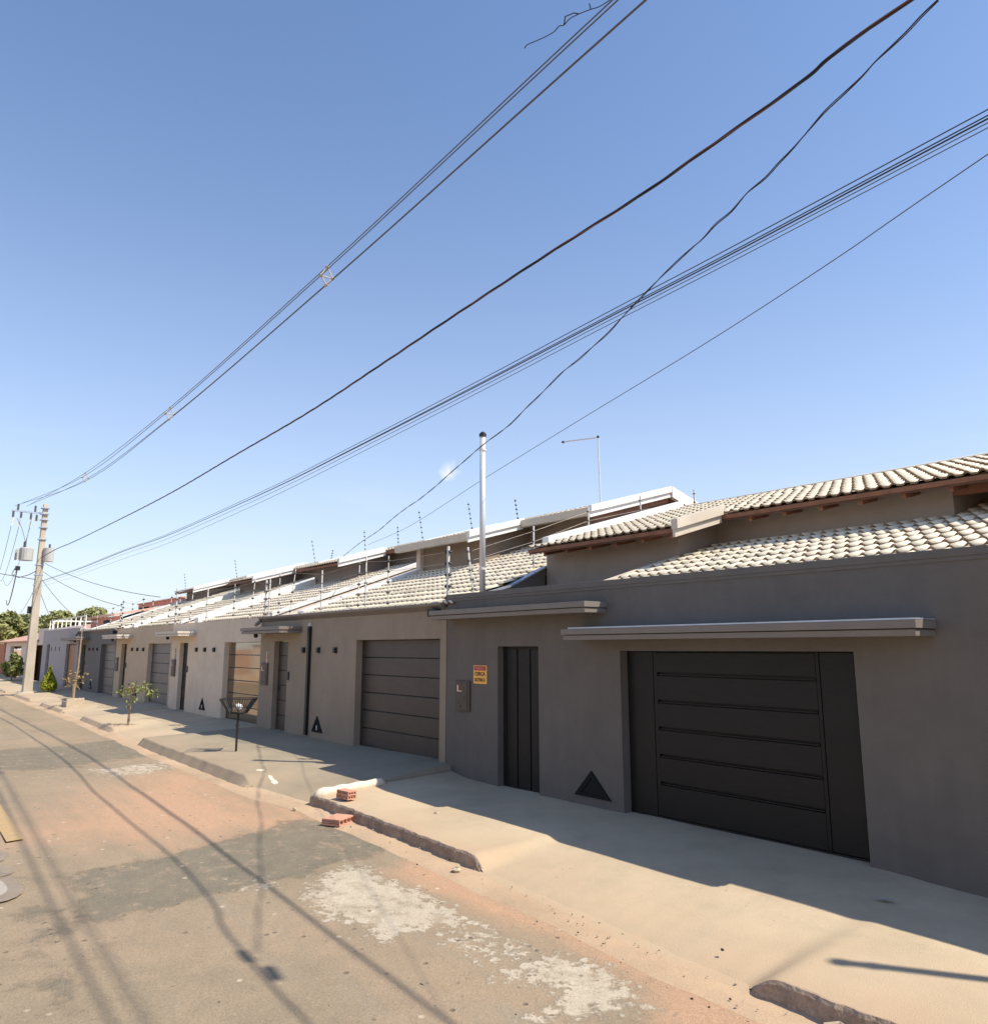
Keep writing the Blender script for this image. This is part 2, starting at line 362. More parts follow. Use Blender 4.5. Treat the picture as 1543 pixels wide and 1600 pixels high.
def road_mat():
    m = bpy.data.materials.new('dusty_asphalt'); m.use_nodes = True
    nt = m.node_tree; N, L = nt.nodes, nt.links; b = N['Principled BSDF']; b.inputs['Roughness'].default_value = .92
    b.inputs['Specular IOR Level'].default_value = .25
    geo = N.new('ShaderNodeNewGeometry')
    def noise(sc, det=6, ro=.6, stretch=None):
        n = N.new('ShaderNodeTexNoise'); n.inputs['Scale'].default_value = sc; n.inputs['Detail'].default_value = det; n.inputs['Roughness'].default_value = ro
        if stretch:
            q = N.new('ShaderNodeMapping'); q.inputs['Scale'].default_value = stretch; L.new(geo.outputs['Position'], q.inputs[0]); L.new(q.outputs[0], n.inputs['Vector'])
        else: L.new(geo.outputs['Position'], n.inputs['Vector'])
        return n.outputs['Fac']
    def mth(op, a, b2=None, clamp=False):
        n = N.new('ShaderNodeMath'); n.operation = op; n.use_clamp = clamp
        for i, v in enumerate((a, b2)):
            if v is None: continue
            if isinstance(v, (int, float)): n.inputs[i].default_value = v
            else: L.new(v, n.inputs[i])
        return n.outputs[0]
    def rng_(v, a, b2, c=0, d=1):
        n = N.new('ShaderNodeMapRange'); n.inputs[1].default_value = a; n.inputs[2].default_value = b2; n.inputs[3].default_value = c; n.inputs[4].default_value = d
        L.new(v, n.inputs[0]); return n.outputs[0]
    def mix(f, a, c):
        n = N.new('ShaderNodeMix'); n.data_type = 'RGBA'
        if isinstance(f, float): n.inputs[0].default_value = f
        else: L.new(f, n.inputs[0])
        for i, v in ((6, a), (7, c)):
            if isinstance(v, tuple): n.inputs[i].default_value = (*v, 1)
            else: L.new(v, n.inputs[i])
        return n.outputs[2]
    at = N.new('ShaderNodeAttribute'); at.attribute_name = 'masks'
    sp = N.new('ShaderNodeSeparateColor'); L.new(at.outputs['Color'], sp.inputs[0])
    red, dark, wht = sp.outputs[0], sp.outputs[1], sp.outputs[2]
    big = noise(.45, 8, .65); mid = noise(3.2, 8, .65); fin = noise(38, 4, .7); grit = noise(160, 2, .6)
    strk = noise(1.0, 7, .6, (.35, 2.2, 1))
    base = mix(rng_(mid, .35, .68), (.30, .232, .155), (.25, .198, .136))
    base = mix(rng_(big, .45, .62, 0, .5), base, (.37, .27, .18))
    base = mix(rng_(strk, .52, .66, 0, .5), base, (.255, .225, .17))
    rf = rng_(mth('ADD', red, mth('ADD', mth('MULTIPLY', mth('SUBTRACT', mid, .5), 1.1), mth('MULTIPLY', mth('SUBTRACT', strk, .5), 1.6))), .22, .95)
    base = mix(mth('MULTIPLY', rf, .72), base, (.50, .30, .185))
    df = rng_(mth('ADD', dark, mth('ADD', mth('MULTIPLY', mth('SUBTRACT', fin, .5), .5), mth('MULTIPLY', mth('SUBTRACT', noise(2.4, 8, .68), .5), 1.6))), .40, .62)
    dcol = mix(rng_(mid, .3, .7), (.205, .178, .128), (.15, .133, .10))
    dcol = mix(rng_(noise(5, 7, .7), .55, .68, 0, .75), dcol, (.40, .28, .19))
    base = mix(mth('MULTIPLY', df, .85), base, dcol)
    crk = noise(9, 9, .72)
    wf = rng_(mth('ADD', wht, mth('MULTIPLY', mth('SUBTRACT', crk, .5), 2.1)), .52, .68)
    wf = mth('MULTIPLY', wf, rng_(noise(4.5, 7, .7), .34, .52, .25, 1))
    base = mix(mth('MULTIPLY', wf, .85), base, mix(rng_(mid, .3, .7), (.55, .475, .37), (.44, .375, .285)))
    # dark pits and pale flecks
    vo = N.new('ShaderNodeTexVoronoi'); vo.inputs['Scale'].default_value = 9; L.new(geo.outputs['Position'], vo.inputs['Vector'])
    vc = N.new('ShaderNodeSeparateColor'); L.new(vo.outputs['Color'], vc.inputs[0])
    pit = mth('MULTIPLY', rng_(vo.outputs['Distance'], .26, .12), mth('GREATER_THAN', mth('MULTIPLY', vc.outputs[0], rng_(big, .3, .7, .6, 1.15)), .80), True)
    base = mix(mth('MULTIPLY', pit, .65), base, (.12, .09, .07))
    base = mix(mth('MULTIPLY', mth('MULTIPLY', rng_(vo.outputs['Distance'], .3, .1), mth('GREATER_THAN', vc.outputs[1], .965)), .7, True), base, (.60, .50, .40))
    vm = N.new('ShaderNodeVectorMath'); vm.operation = 'SCALE'; L.new(base, vm.inputs[0])
    L.new(mth('MULTIPLY', rng_(fin, .25, .75, .80, 1.18), rng_(grit, .25, .75, .70, 1.28)), vm.inputs['Scale'])
    L.new(vm.outputs[0], b.inputs['Base Color'])
    bp = N.new('ShaderNodeBump'); bp.inputs['Strength'].default_value = .8; bp.inputs['Distance'].default_value = .012
    hh = mth('ADD', mth('MULTIPLY', fin, .6), mth('ADD', mth('MULTIPLY', grit, .5), mth('ADD', mth('MULTIPLY', wf, .5), mth('MULTIPLY', pit, -1.2))))
    hh = mth('ADD', hh, mth('MULTIPLY', df, .8))
    L.new(hh, bp.inputs['Height']); L.new(bp.outputs[0], b.inputs['Normal'])
    return m
M['road'] = road_mat()
xs = np.concatenate([np.linspace(-140, -50, 46)[:-1], np.arange(-50, -24, .2), np.arange(-24, 1.0, .045), np.arange(1, 30, 1)])
ys = np.concatenate([np.arange(-3, .3, .3), np.arange(.3, 5.9, .045)])
def road_z(X, Y):
    z = zr_np(X) - .004 * np.abs(Y - 1.4) ** 1.2 + .004
    z += .006 * (np.sin(X * 1.7 + Y * 2.1) * np.sin(X * .6 - Y * 1.3))
    return np.where(Y > yc_np(X) - .25, zr_np(X) - .05, z)
road, RX, RY = grid('road', xs, ys, road_z, 'road')
red = np.clip(np.maximum(poly_mask(RX, RY, RED1, 1.1), poly_mask(RX, RY, RED2, .25)) * .95 + .12 * (RX < -10), 0, 1)
dark = np.maximum(poly_mask(RX, RY, DARK, .26), .75 * poly_mask(RX, RY, DARK2, .5)); dark = np.maximum(dark, .5 * poly_mask(RX, RY, OILY, .4))
wht = np.maximum.reduce([poly_mask(RX, RY, W1, .40) * 1.1, .92 * poly_mask(RX, RY, W2, .3), .62 * poly_mask(RX, RY, W3, .25), .55 * poly_mask(RX, RY, W4, .2), .7 * poly_mask(RX, RY, LIGHT2, .5)])
col = np.stack([red, dark, wht, np.ones_like(red)], -1).reshape(-1, 4).astype(np.float32)
ca = road.data.color_attributes.new('masks', 'FLOAT_COLOR', 'POINT'); ca.data.foreach_set('color', col.ravel())

# concrete gutter strip, two laid bands with a thin joint
gxs = np.concatenate([np.arange(-140, -30, 2.), np.arange(-30, 20, .12)])
def strip(name, a, b, dz, m):
    k = len(gxs); v = []; n = 4
    for i, x in enumerate(gxs):
        w = .012 * math.sin(x * 3.1) + .01 * math.sin(x * 7.7)
        for j in range(n):
            t = j / (n - 1); v.append((x, yc(x) + a + w * (1 - t) + (b - a) * t, zr(x) + dz - .006 * t - (.035 if j == 0 else 0)))
    f = [(i * n + j, (i + 1) * n + j, (i + 1) * n + j + 1, i * n + j + 1) for i in range(k - 1) for j in range(n - 1)]
    return tag(np_mesh(name, v, f, m, None, True), kind='structure')
M['gutter'] = mat('dusty_gutter_concrete', (.50, .355, .225), .95, .12, 1.5, .4, 60, fine=.12, grime=.25, col2=(.42, .30, .195))
strip('gutter', -.44, -.01, .006, 'gutter')
strip('gutter_inner_band', -.19, .35, .014, 'concreteA')

# ---------------------------------------------------------------- sidewalks, one sheet per lot
def ramp_fn(ramps):
    def f(x):
        v = 0
        for a, b, e in ramps:
            if a - e < x < b + e: v = max(v, smooth((x - a + e) / e) if x < a else (smooth((b + e - x) / e) if x > b else 1))
        return v
    return f
def sidewalk(x0, x1, ramps, zwall, m, curbh=.14, extra=None, step=.1, cm='curb', bev=.05):
    rf = ramp_fn(ramps); xs = list(np.arange(x0, x1, step)) + [x1]; n = 26; v = []; ctop = []
    for x in xs:
        ye = yc(x) + .01 * math.sin(x * 9) + .008 * math.sin(x * 23.1)
        r = rf(x); zc = zr(x) + curbh * (1 - r) + .012 * r; zw = zwall(x) if callable(zwall) else zwall
        ctop.append((x, ye, zc))
        for j in range(n):
            t = j / (n - 1); y = ye + (8.45 - ye) * t
            tt = t * (1 - r) + (1 - (1 - t) ** 1.6) * r
            z = zc + (zw - zc) * tt + .004 * math.sin(x * 2.3 + y * 3) * math.sin(x * 1.1 - y * 2)
            if extra: z += extra(x, y)
            if t == 0: z -= .012; 
            v.append((x, y + (0.0), z))
    k = len(xs); f = [(i * n + j, (i + 1) * n + j, (i + 1) * n + j + 1, i * n + j + 1) for i in range(k - 1) for j in range(n - 1)]
    # skirts at both lot edges
    for side, i0 in ((-1, 0), (1, k - 1)):
        base = len(v)
        for j in range(n):
            p = v[i0 * n + j]; v.append((p[0], p[1], p[2] - .35))
        for j in range(n - 1):
            q = (i0 * n + j, i0 * n + j + 1, base + j + 1, base + j); f.append(q if side < 0 else q[::-1])
    o = np_mesh('sidewalk', v, f, m, None, True); tag(o, kind='structure')
    # curb face: thin weathered stones, broken top edge
    cb = MB(); runs = []; cur = []
    for p in ctop:
        if p[2] - zr(p[0]) > .03: cur.append(p)
        else:
            if len(cur) > 2: runs.append(cur)
            cur = []
    if len(cur) > 2: runs.append(cur)
    for run in runs:
        vs = []; fs = []; q = 5
        for (x, y, z) in run:
            j1 = random.uniform(-.006, .009); zt = z - .003
            zb = zr(x) - .03
            vs += [(x, y + .05, zt - .01), (x, y - .005 + j1, zt - .003), (x, y - .022 + j1, zt - .022 - random.uniform(0, .012)), (x, y - .028 - bev * .8, (zt + zb) / 2), (x, y - .045 - bev * 1.7, zb)]
        for i in range(len(run) - 1):
            for j in range(q - 1): fs.append((i * q + j, i * q + j + 1, (i + 1) * q + j + 1, (i + 1) * q + j))
        fs.append(tuple(range(q))[::-1]); fs.append(tuple(range((len(run) - 1) * q, len(run) * q)))
        cb.add(vs, fs)
    if cb.v:
        c = cb.build('curb', cm, None, cm != 'curb'); tag(c, kind='structure')
    return o
def zwA(x): return float(np.interp(x, [-11.75, -11.45, -11.0, -10, -7, -4, -3.3, -2.5, 2], [.50, .38, .31, .29, .31, .31, .27, .25, .25]))
def lipA(x, y):   # raised mortar ridge where the pale paving meets the grey ramp
    c = -11.38 + .02 * math.sin(y * 5)
    fade = smooth((6.95 - y) / .25)
    return .075 * math.exp(-((x - c) / .085) ** 2) * fade
sidewalk(-11.5, 12, [(-7.1, -3.75, .3), (3, 7, .5)], zwA, 'concreteA', .15, None, .05, 'curb', .0)
sidewalk(-20.35, -11.5, [(-13.3, -11.0, .6)], lambda x: float(np.interp(x, [-20.4, -15, -11.6], [.46, .47, .5])), 'concreteB', .17, None, .1, 'concreteB', .07)
sidewalk(-28.35, -20.35, [(-23.4, -20.3, .6)], .48, 'concreteC', .13, None, .15, 'concreteC', .05)
sidewalk(-36.3, -28.35, [(-31.4, -28.3, .6)], .52, 'concreteC', .12, None, .2, 'concreteC', .05)
sidewalk(-44.2, -36.3, [(-39, -36.3, .6)], .50, 'concreteC', .12, None, .25, 'concreteC', .05)
sidewalk(-54.85, -44.2, [(-47.5, -44.3, .6)], .52, 'concreteC', .12, None, .4, 'concreteC', .05)
sidewalk(-120, -54.85, [(-72, -62, .6)], .45, 'concreteC', .15, None, 1.0)

# ---------------------------------------------------------------- roof tiles
def tile_profile(w, n=8):
    xs = [w * i / n for i in range(n + 1)]
    return [(x, .021 * math.cos(2 * math.pi * (x / w - .25)) + .008 * math.cos(4 * math.pi * (x / w - .25))) for x in xs]
def tile_arrays(w, ex):
    prof = tile_profile(w); L = ex + .045; v = []; f = []
    n = len(prof)
    for y, dz in ((0, .040), (L, .002)):
        for x, z in prof: v.append((x, y, z + dz))
    for x, z in prof: v.append((x, .004, z + .040 - .027))
    for i in range(n - 1):
        f.append((i, i + 1, n + i + 1, n + i)); f.append((2 * n + i, 2 * n + i + 1, i + 1, i))
    return np.array(v, float), np.array(f, int)
TW, TEX = .185, .40
tv, tf = tile_arrays(TW, TEX)
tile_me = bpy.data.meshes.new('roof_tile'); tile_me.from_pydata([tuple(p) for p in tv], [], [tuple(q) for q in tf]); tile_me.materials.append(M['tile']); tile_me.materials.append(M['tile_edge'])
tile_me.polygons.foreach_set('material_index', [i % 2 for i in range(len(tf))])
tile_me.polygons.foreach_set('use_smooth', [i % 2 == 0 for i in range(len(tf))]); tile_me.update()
def tiles(parent, fields, n_ind):
    """fields: (x0, x1, y0, z0, y1, slope, keep(x,y))"""
    spots = []
    for (x0, x1, y0, z0, y1, sl, keep) in fields:
        cs = 1 / math.sqrt(1 + sl * sl); nr = int(math.ceil((y1 - y0) / (TEX * cs)))
        nc = int(round((x1 - x0) / TW))
        for r in range(nr):
            y = y0 + r * TEX * cs
            for c in range(nc):
                x = x0 + c * TW
                if keep and not keep(x + TW / 2, y): continue
                spots.append((x, y, z0 + (y - y0) * sl, sl))
    spots.sort(key=lambda p: p[0] ** 2 + p[1] ** 2 if p[0] < -2.4 else 1e6 + p[0])
    o0 = origin(parent)
    for (x, y, z, sl) in spots[:n_ind]:
        o = bpy.data.objects.new('roof_tile', tile_me); COL.objects.link(o); o.parent = parent
        o.location = (x - o0.x, y - o0.y + random.uniform(-.006, .006), z - o0.z + random.uniform(-.003, .003))
        o.rotation_euler = (math.atan(sl) + random.uniform(-.008, .008), 0, random.uniform(-.012, .012))
    rest = spots[n_ind:]
    if rest:
        A = np.array(rest); n = len(A); a = np.arctan(A[:, 3]) + rng.uniform(-.008, .008, n)
        v = np.repeat(tv[None], n, 0).copy(); y = v[:, :, 1].copy(); z = v[:, :, 2].copy()
        v[:, :, 1] = y * np.cos(a)[:, None] - z * np.sin(a)[:, None] + A[:, 1:2] + rng.uniform(-.006, .006, (n, 1))
        v[:, :, 2] = y * np.sin(a)[:, None] + z * np.cos(a)[:, None] + A[:, 2:3] + rng.uniform(-.003, .003, (n, 1))
        v[:, :, 0] += A[:, 0:1]
        f = (tf[None] + (np.arange(n) * len(tv))[:, None, None]).reshape(-1, 4)
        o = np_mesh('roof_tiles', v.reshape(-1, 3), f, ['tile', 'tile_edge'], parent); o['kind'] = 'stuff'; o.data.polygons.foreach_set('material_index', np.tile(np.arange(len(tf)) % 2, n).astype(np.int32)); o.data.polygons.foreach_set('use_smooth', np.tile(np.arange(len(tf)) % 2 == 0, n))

def wall_holes(mb, x0, x1, z0, z1, y0, y1, holes, mi=0):
    xs = sorted({x0, x1, *[h[0] for h in holes], *[h[1] for h in holes]}); zs = sorted({z0, z1, *[h[2] for h in holes], *[h[3] for h in holes]})
    xs = [x for x in xs if x0 <= x <= x1]; zs = [z for z in zs if z0 <= z <= z1]
    solid = lambda i, k: 0 <= i < len(xs) - 1 and 0 <= k < len(zs) - 1 and not any(h[0] <= (xs[i] + xs[i + 1]) / 2 <= h[1] and h[2] <= (zs[k] + zs[k + 1]) / 2 <= h[3] for h in holes)
    for i in range(len(xs) - 1):
        for k in range(len(zs) - 1):
            if not solid(i, k): continue
            a, b, c, d = xs[i], xs[i + 1], zs[k], zs[k + 1]
            mb.add([(a, y0, c), (b, y0, c), (b, y0, d), (a, y0, d)], [(0, 1, 2, 3)], mi)
            mb.add([(a, y1, c), (b, y1, c), (b, y1, d), (a, y1, d)], [(3, 2, 1, 0)], mi)
            if not solid(i - 1, k): mb.add([(a, y0, c), (a, y1, c), (a, y1, d), (a, y0, d)], [(3, 2, 1, 0)], mi)
            if not solid(i + 1, k): mb.add([(b, y0, c), (b, y1, c), (b, y1, d), (b, y0, d)], [(0, 1, 2, 3)], mi)
            if not solid(i, k - 1): mb.add([(a, y0, c), (b, y0, c), (b, y1, c), (a, y1, c)], [(3, 2, 1, 0)], mi)
            if not solid(i, k + 1): mb.add([(a, y0, d), (b, y0, d), (b, y1, d), (a, y1, d)], [(0, 1, 2, 3)], mi)

def canopy(h, x0, x1, z, m, sheet=False, d=.47):
    c = MB().box(x0, x1, 8.2 - d, 8.197, z + .045, z + .125).build('door_canopy', m, h, bevel=.004)
    MB().box(x0 + .025, x1 - .02, 8.2 - d + .025, 8.197, z - .03, z + .035).build('lower_band', m, c, bevel=.004)
    MB().box(x0 + .05, x1 - .05, 8.2 - d + .06, 8.196, z + .034, z + .046).build('shadow_gap', 'black', c)
    if sheet: MB().box(x0 + .14, x1, 8.2 - d + .01, 8.196, z + .128, z + .145).build('metal_sheet', 'zinc', c)
    return c
def triangle_vent(h, xc, z0, w, ht, pipe=True):
    y = 8.2
    o = MB(); a = .16
    P = [(xc - w / 2, z0), (xc + w / 2, z0), (xc - w * .02, z0 + ht)]
    cx, cz = xc - w * .005, z0 + ht * .34
    I = [(cx + (p[0] - cx) * .62, cz + (p[1] - cz) * .62) for p in P]
    vs = [(x, y - .022, z) for x, z in P] + [(x, y - .022, z) for x, z in I] + [(x, y, z) for x, z in P] + [(x, y - .004, z) for x, z in I]
    fs = []
    for i in range(3):
        j = (i + 1) % 3
        fs += [(i, j, 3 + j, 3 + i), (6 + i, 6 + j, j, i), (3 + i, 3 + j, 9 + j, 9 + i)]
    o.add(vs, fs); fr = o.build('gas_vent', 'tri', h)
    MB().add([(x, y - .006, z) for x, z in I], [(0, 1, 2)]).build('vent_pane', 'glassy', fr)
    if pipe: MB().box(cx - .012, cx + .012, y - .03, y - .008, cz - ht * .2, cz + ht * .08).build('vent_pipe', 'alu', fr)
def meter(h, x0, x1, z0, z1, m='meter'):
    o = MB().box(x0, x1, 8.165, 8.199, z0, z1).build('meter_box', m, h, bevel=.006)
    w, ht = x1 - x0, z1 - z0
    MB().box(x0 + .03 * w, x1 - .14 * w, 8.157, 8.1655, z0 + .02, z1 - .02).build('cover', m, o)
    MB().box(x0 + .17 * w, x0 + .5 * w, 8.151, 8.1575, z1 - .36 * ht, z1 - .15 * ht).build('reading_window', 'digitp', o)
    MB().box(x0 + .27 * w, x0 + .5 * w, 8.149, 8.1515, z1 - .33 * ht, z1 - .15 * ht).build('window_shade', 'signb', o)
    for dx, dz, r in ((.68, .45, .012), (.4, .16, .018)):
        MB().tube([(x0 + dx * w, 8.150, z0 + dz * ht), (x0 + dx * w, 8.158, z0 + dz * ht)], r, 8).build('screw', 'black', o)
def handle(parent, x, z, y):
    MB().box(x - .03, x + .03, y - .02, y, z - .06, z + .06).build('handle', 'black', parent)

def sectional(h, x0, x1, z0, z1, y, m, n=6, name='garage_door'):
    d = MB().box(x0 + .002, x1 - .002, y + .035, y + .06, z0 - .3, z1).build(name, 'gate_dark', h)
    ph = (z1 - z0) / n
    for i in range(n):
        MB().box(x0 + .02, x1 - .02, y + random.uniform(0, .003), y + .034, z0 + i * ph + .012, z0 + (i + 1) * ph - .006).build('panel', m, d, bevel=.006)
    for s in (0, 1):
        xa = x0 + .001 if s == 0 else x1 - .045
        MB().box(xa, xa + .044, y - .02, y + .03, z0 - .02, z1 - .002).build('side_rail', m, d)
    MB().box(x0 + .046, x1 - .046, y - .012, y + .03, z0 - .03, z0 + .008).build('bottom_rail', m, d)
    return d
def slab_door(h, x0, x1, z0, z1, y, m, grooves_h=5):
    d = MB().box(x0 + .002, x1 - .002, y + .03, y + .06, z0 - .2, z1 - .002).build('entrance_door', 'gate_dark', h)
    n = grooves_h + 1; ph = (z1 - z0) / n
    MB().box(x0 + .003, x0 + .06, y, y + .029, z0, z1 - .004).build('stile', m, d)
    for i in range(n): MB().box(x0 + .07, x1 - .01, y, y + .029, z0 + i * ph + .01, z0 + (i + 1) * ph - .006).build('panel', m, d, bevel=.004)
    handle(d, x0 + .11, z0 + 1.02, y)
    return d

def body(h, x0, x1, yw_segs, eave_over, ze, sl, yr, zrg, wallm, tile_ok=True, gutter=False, ridge_cap=True, rx=None, trim='white'):
    """upper volume: yw_segs [(xa, xb, yw)], roof one plane to a ridge at yr; returns roof part"""
    pl = lambda y: zrg - (yr - y) * sl
    yb = yr + 4.0
    for xa, xb, yw in yw_segs:
        prof = [(yw, 2.0), (yb, 2.0), (yb, zrg - (yb - yr) * sl - .12), (yr, zrg - .12), (yw, pl(yw) - .12)]
        MB().prismx(prof, xa, xb).build('upper_wall', wallm, h)
    return pl

def gable_roof(h, segs, sl, yr, zrg, x_l, x_r, gutter, n_ind, rake='white', trim='white', back=4.4):
    """segs [(xa, xb, y_eave)] left to right"""
    pl = lambda y: zrg - (yr - y) * sl
    mb = MB()
    for xa, xb, ye in segs:
        prof = [(ye, pl(ye) - .10), (yr, zrg - .10), (yr + back, zrg - back * sl - .10), (yr + back, zrg - back * sl - .03), (yr, zrg - .03), (ye, pl(ye) - .03)]
        mb.prismx(prof, xa, xb)
    roof = mb.build('upper_roof', 'tilebed', h)
    fb = MB()
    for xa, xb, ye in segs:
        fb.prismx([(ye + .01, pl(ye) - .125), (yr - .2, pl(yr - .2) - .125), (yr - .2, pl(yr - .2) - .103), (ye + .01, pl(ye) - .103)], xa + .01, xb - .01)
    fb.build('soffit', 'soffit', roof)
    for i, (xa, xb, ye) in enumerate(segs):
        if gutter:
            MB().prismx([(ye - .13, pl(ye) - .13), (ye + .01, pl(ye) - .13), (ye + .01, pl(ye) - .03), (ye - .015, pl(ye) + .02), (ye - .15, pl(ye) + .05)], xa, xb).build('gutter', trim, roof, bevel=.004)
        else:
            MB().box(xa, xb, ye - .012, ye + .018, pl(ye) - .10, pl(ye) - .035).build('fascia_board', 'timber', roof)
        # rake board at the step to the next segment and at the right end
        last = i == len(segs) - 1
        y2 = yr if last else segs[i + 1][2]
        for k, (lo, hi, off) in enumerate(((-.16, -.03, .05), (-.03, .13, .0))):
            p = [(ye - .16, pl(ye - .16) + lo), (y2 - .02, pl(y2) + lo), (y2 - .02, pl(y2) + hi), (ye - .16, pl(ye - .16) + hi)]
            rb = MB().prismx(p, xb - .03 + off * .4, xb + .09 - off).build('rake_board', rake, roof, bevel=.003)
        if last:
            p = [(yr, zrg - .16), (yr + back, zrg - back * sl - .16), (yr + back, zrg - back * sl + .10), (yr, zrg + .13)]
            MB().prismx(p, xb - .03, xb + .09).build('rake_board', rake, roof)
            p = [(ye + .1, pl(ye) - .26), (yr, zrg - .26), (yr, zrg - .135), (ye + .1, pl(ye) - .135)]
            MB().prismx(p, xb - .12, xb - .06).build('rafter', 'timber', roof)
    # ridge cap
    rc = MB().tube([(x_l, yr + .03, zrg - .02), (x_r + .06, yr + .03, zrg - .02)], .09, 8); rc.build('ridge_cap', 'tile', roof, smooth=True)
    return roof, pl

def leaf_cloud(n, fn, size, seed=0, aspect=1.6):
    r = np.random.default_rng(seed); P = fn(r, n)
    a = r.normal(size=(n, 3)); a /= np.linalg.norm(a, axis=1)[:, None]
    b = np.cross(a, r.normal(size=(n, 3))); b /= np.linalg.norm(b, axis=1)[:, None]
    s = size * r.uniform(.6, 1.3, (n, 1))
    a = a * s * aspect; b = b * s
    v = np.stack([P - a, P + b * .8, P + a, P - b * .8], 1).reshape(-1, 3)
    f = np.arange(4 * n).reshape(-1, 4)
    return v, f
# ---------------------------------------------------------------- house with dark wall (nearest)
hA = thing('terraced_house', 'nearest house: dark grey street wall with black gate, door and tiled roofs behind', 'house', (-7, 8.3, .25), 'terraced houses along the street')
w = MB(); wall_holes(w, -11.66, 9, -.3, 3.45, 8.2, 8.42, [(-7.46, -4.13, -.31, 2.465), (-10.19, -9.17, -.31, 2.53)])
fw = w.build('street_wall', 'wallA', hA)
MB().box(-11.68, 9.02, 8.178, 8.44, 3.385, 3.47).build('coping', 'capA', fw, bevel=.006)
MB().box(-11.69, 9.01, 8.188, 8.199, 3.345, 3.384).build('coping_lip', 'capA', fw)
canopy(hA, -11.57, -7.67, 3.03, 'canA')
canopy(hA, -8.16, -3.27, 2.645, 'canA', True)
# garage gate: fixed leaf, groove, main leaf with five bars, right stile
gd = MB().box(-7.455, -4.135, 8.375, 8.40, 0, 2.46).build('garage_gate', 'gate_dark', hA)
MB().box(-7.455, -7.33, 8.345, 8.374, 0, 2.46).build('side_rail', 'gate_dark', gd)
MB().box(-7.325, -6.985, 8.325, 8.374, .33, 2.455).build('fixed_leaf', 'gate', gd, bevel=.004)
ml = MB(); zb = [.34, .735, 1.085, 1.435, 1.785, 2.145, 2.455]
for i in range(6):
    MB().box(-6.915, -4.645, 8.325, 8.374, zb[i] + (.038 if i else 0), zb[i + 1] - .012).build('board', 'gate', gd, bevel=.003)
for i in range(1, 6):
    MB().box(-6.90, -4.66, 8.335, 8.372, zb[i] - .002, zb[i] + .012).build('bar', 'gate', gd)
MB().box(-6.975, -6.917, 8.327, 8.374, .34, 2.455).build('stile', 'gate', gd, bevel=.003)
MB().box(-4.643, -4.60, 8.327, 8.374, .34, 2.455).build('stile', 'gate', gd, bevel=.003)
MB().box(-4.592, -4.20, 8.33, 8.374, .34, 2.455).build('right_leaf', 'gate', gd, bevel=.004)
MB().box(-7.33, -4.15, 8.335, 8.374, .28, .33).build('bottom_rail', 'gate_dark', gd)
# pedestrian door: three tall boards
pd = MB().box(-10.185, -9.175, 8.375, 8.40, 0, 2.525).build('entrance_door', 'gate_dark', hA)
MB().box(-10.18, -10.10, 8.32, 8.374, .25, 2.52).build('side_rail', 'gate_dark', pd)
for a, b in ((-10.09, -9.835), (-9.805, -9.515), (-9.485, -9.19)):
    MB().box(a, b, 8.32, 8.374, .30, 2.49).build('board', 'gate', pd, bevel=.004)
MB().box(-10.10, -9.18, 8.322, 8.374, 2.492, 2.525).build('top_rail', 'gate', pd)
MB().box(-10.10, -9.18, 8.322, 8.374, .24, .298).build('bottom_rail', 'gate', pd)
triangle_vent(hA, -8.04, .42, .72, .36, False)
meter(hA, -11.34, -10.93, 1.42, 1.94)
# upper volume
slA, yrA, zrA = .28, 14.2, 5.66
plA = lambda y: zrA - (yrA - y) * slA
for xa, xb, yw in ((-11.22, -7.98, 10.28), (-7.979, -4.16, 11.36), (-4.159, 9, 13.0)):
    MB().prismx([(yw, 1.5), (18, 1.5), (18, zrA - 3.8 * slA - .12), (yrA, zrA - .12), (yw, plA(yw) - .12)], xa, xb).build('upper_wall', 'upA', hA)
rA, _ = gable_roof(hA, [(-11.12, -7.52, 9.72), (-7.52, 9, 10.82)], slA, yrA, zrA, -11.1, 9, False, 0, rake='cream', trim='cream')
for x in np.arange(-10.75, -7.6, .6):
    MB().prismx([(9.80, plA(9.80) - .20), (10.279, plA(10.279) - .22), (10.279, plA(10.279) - .126), (9.80, plA(9.80) - .126)], x - .03, x + .03).build('rafter_end', 'timber', rA)
for x in np.arange(-7.0, 3, .6):
    MB().prismx([(10.88, plA(10.88) - .20), (11.359, plA(11.359) - .22), (11.359, plA(11.359) - .126), (10.88, plA(10.88) - .126)], x - .03, x + .03).build('rafter_end', 'timber', rA)
MB().box(-4.155, 9, 11.38, 11.46, 4.56, 4.70).build('veranda_beam', 'timber', rA)
MB().prismx([(9.95, plA(9.95) + .0), (yrA - .05, plA(yrA) + .0), (yrA - .05, plA(yrA) + .17), (9.95, plA(9.95) + .15)], -10.98, -10.80).build('verge_flashing', 'white', rA, bevel=.006)
lrA = MB().prismx([(8.43, 3.30), (12.9, 3.30 + 4.47 * .29), (12.9, 3.36 + 4.47 * .29), (8.43, 3.36)], -7.97, 9).build('lower_roof', 'tilebed', hA)
MB().prismx([(8.45, 3.38), (10.27, 3.38 + 1.82 * .29), (10.27, 3.49 + 1.82 * .29), (8.45, 3.49)], -8.05, -7.972).build('verge_flashing', 'cream', lrA)
LSA = .29
tiles(lrA, [(-7.96, 9, 8.385, 3.405, 12.7, LSA, lambda x, y: y < 11.2 or x > -4.2)], 255)
tiles(rA, [(-11.12, -7.6, 9.70, plA(9.70) - .01, 14.05, slA, lambda x, y: not (-11.0 < x < -10.78 and y > 9.9)), (-7.6 + .09, 9, 10.80, plA(10.80) - .01, 14.05, slA, None)], 45)
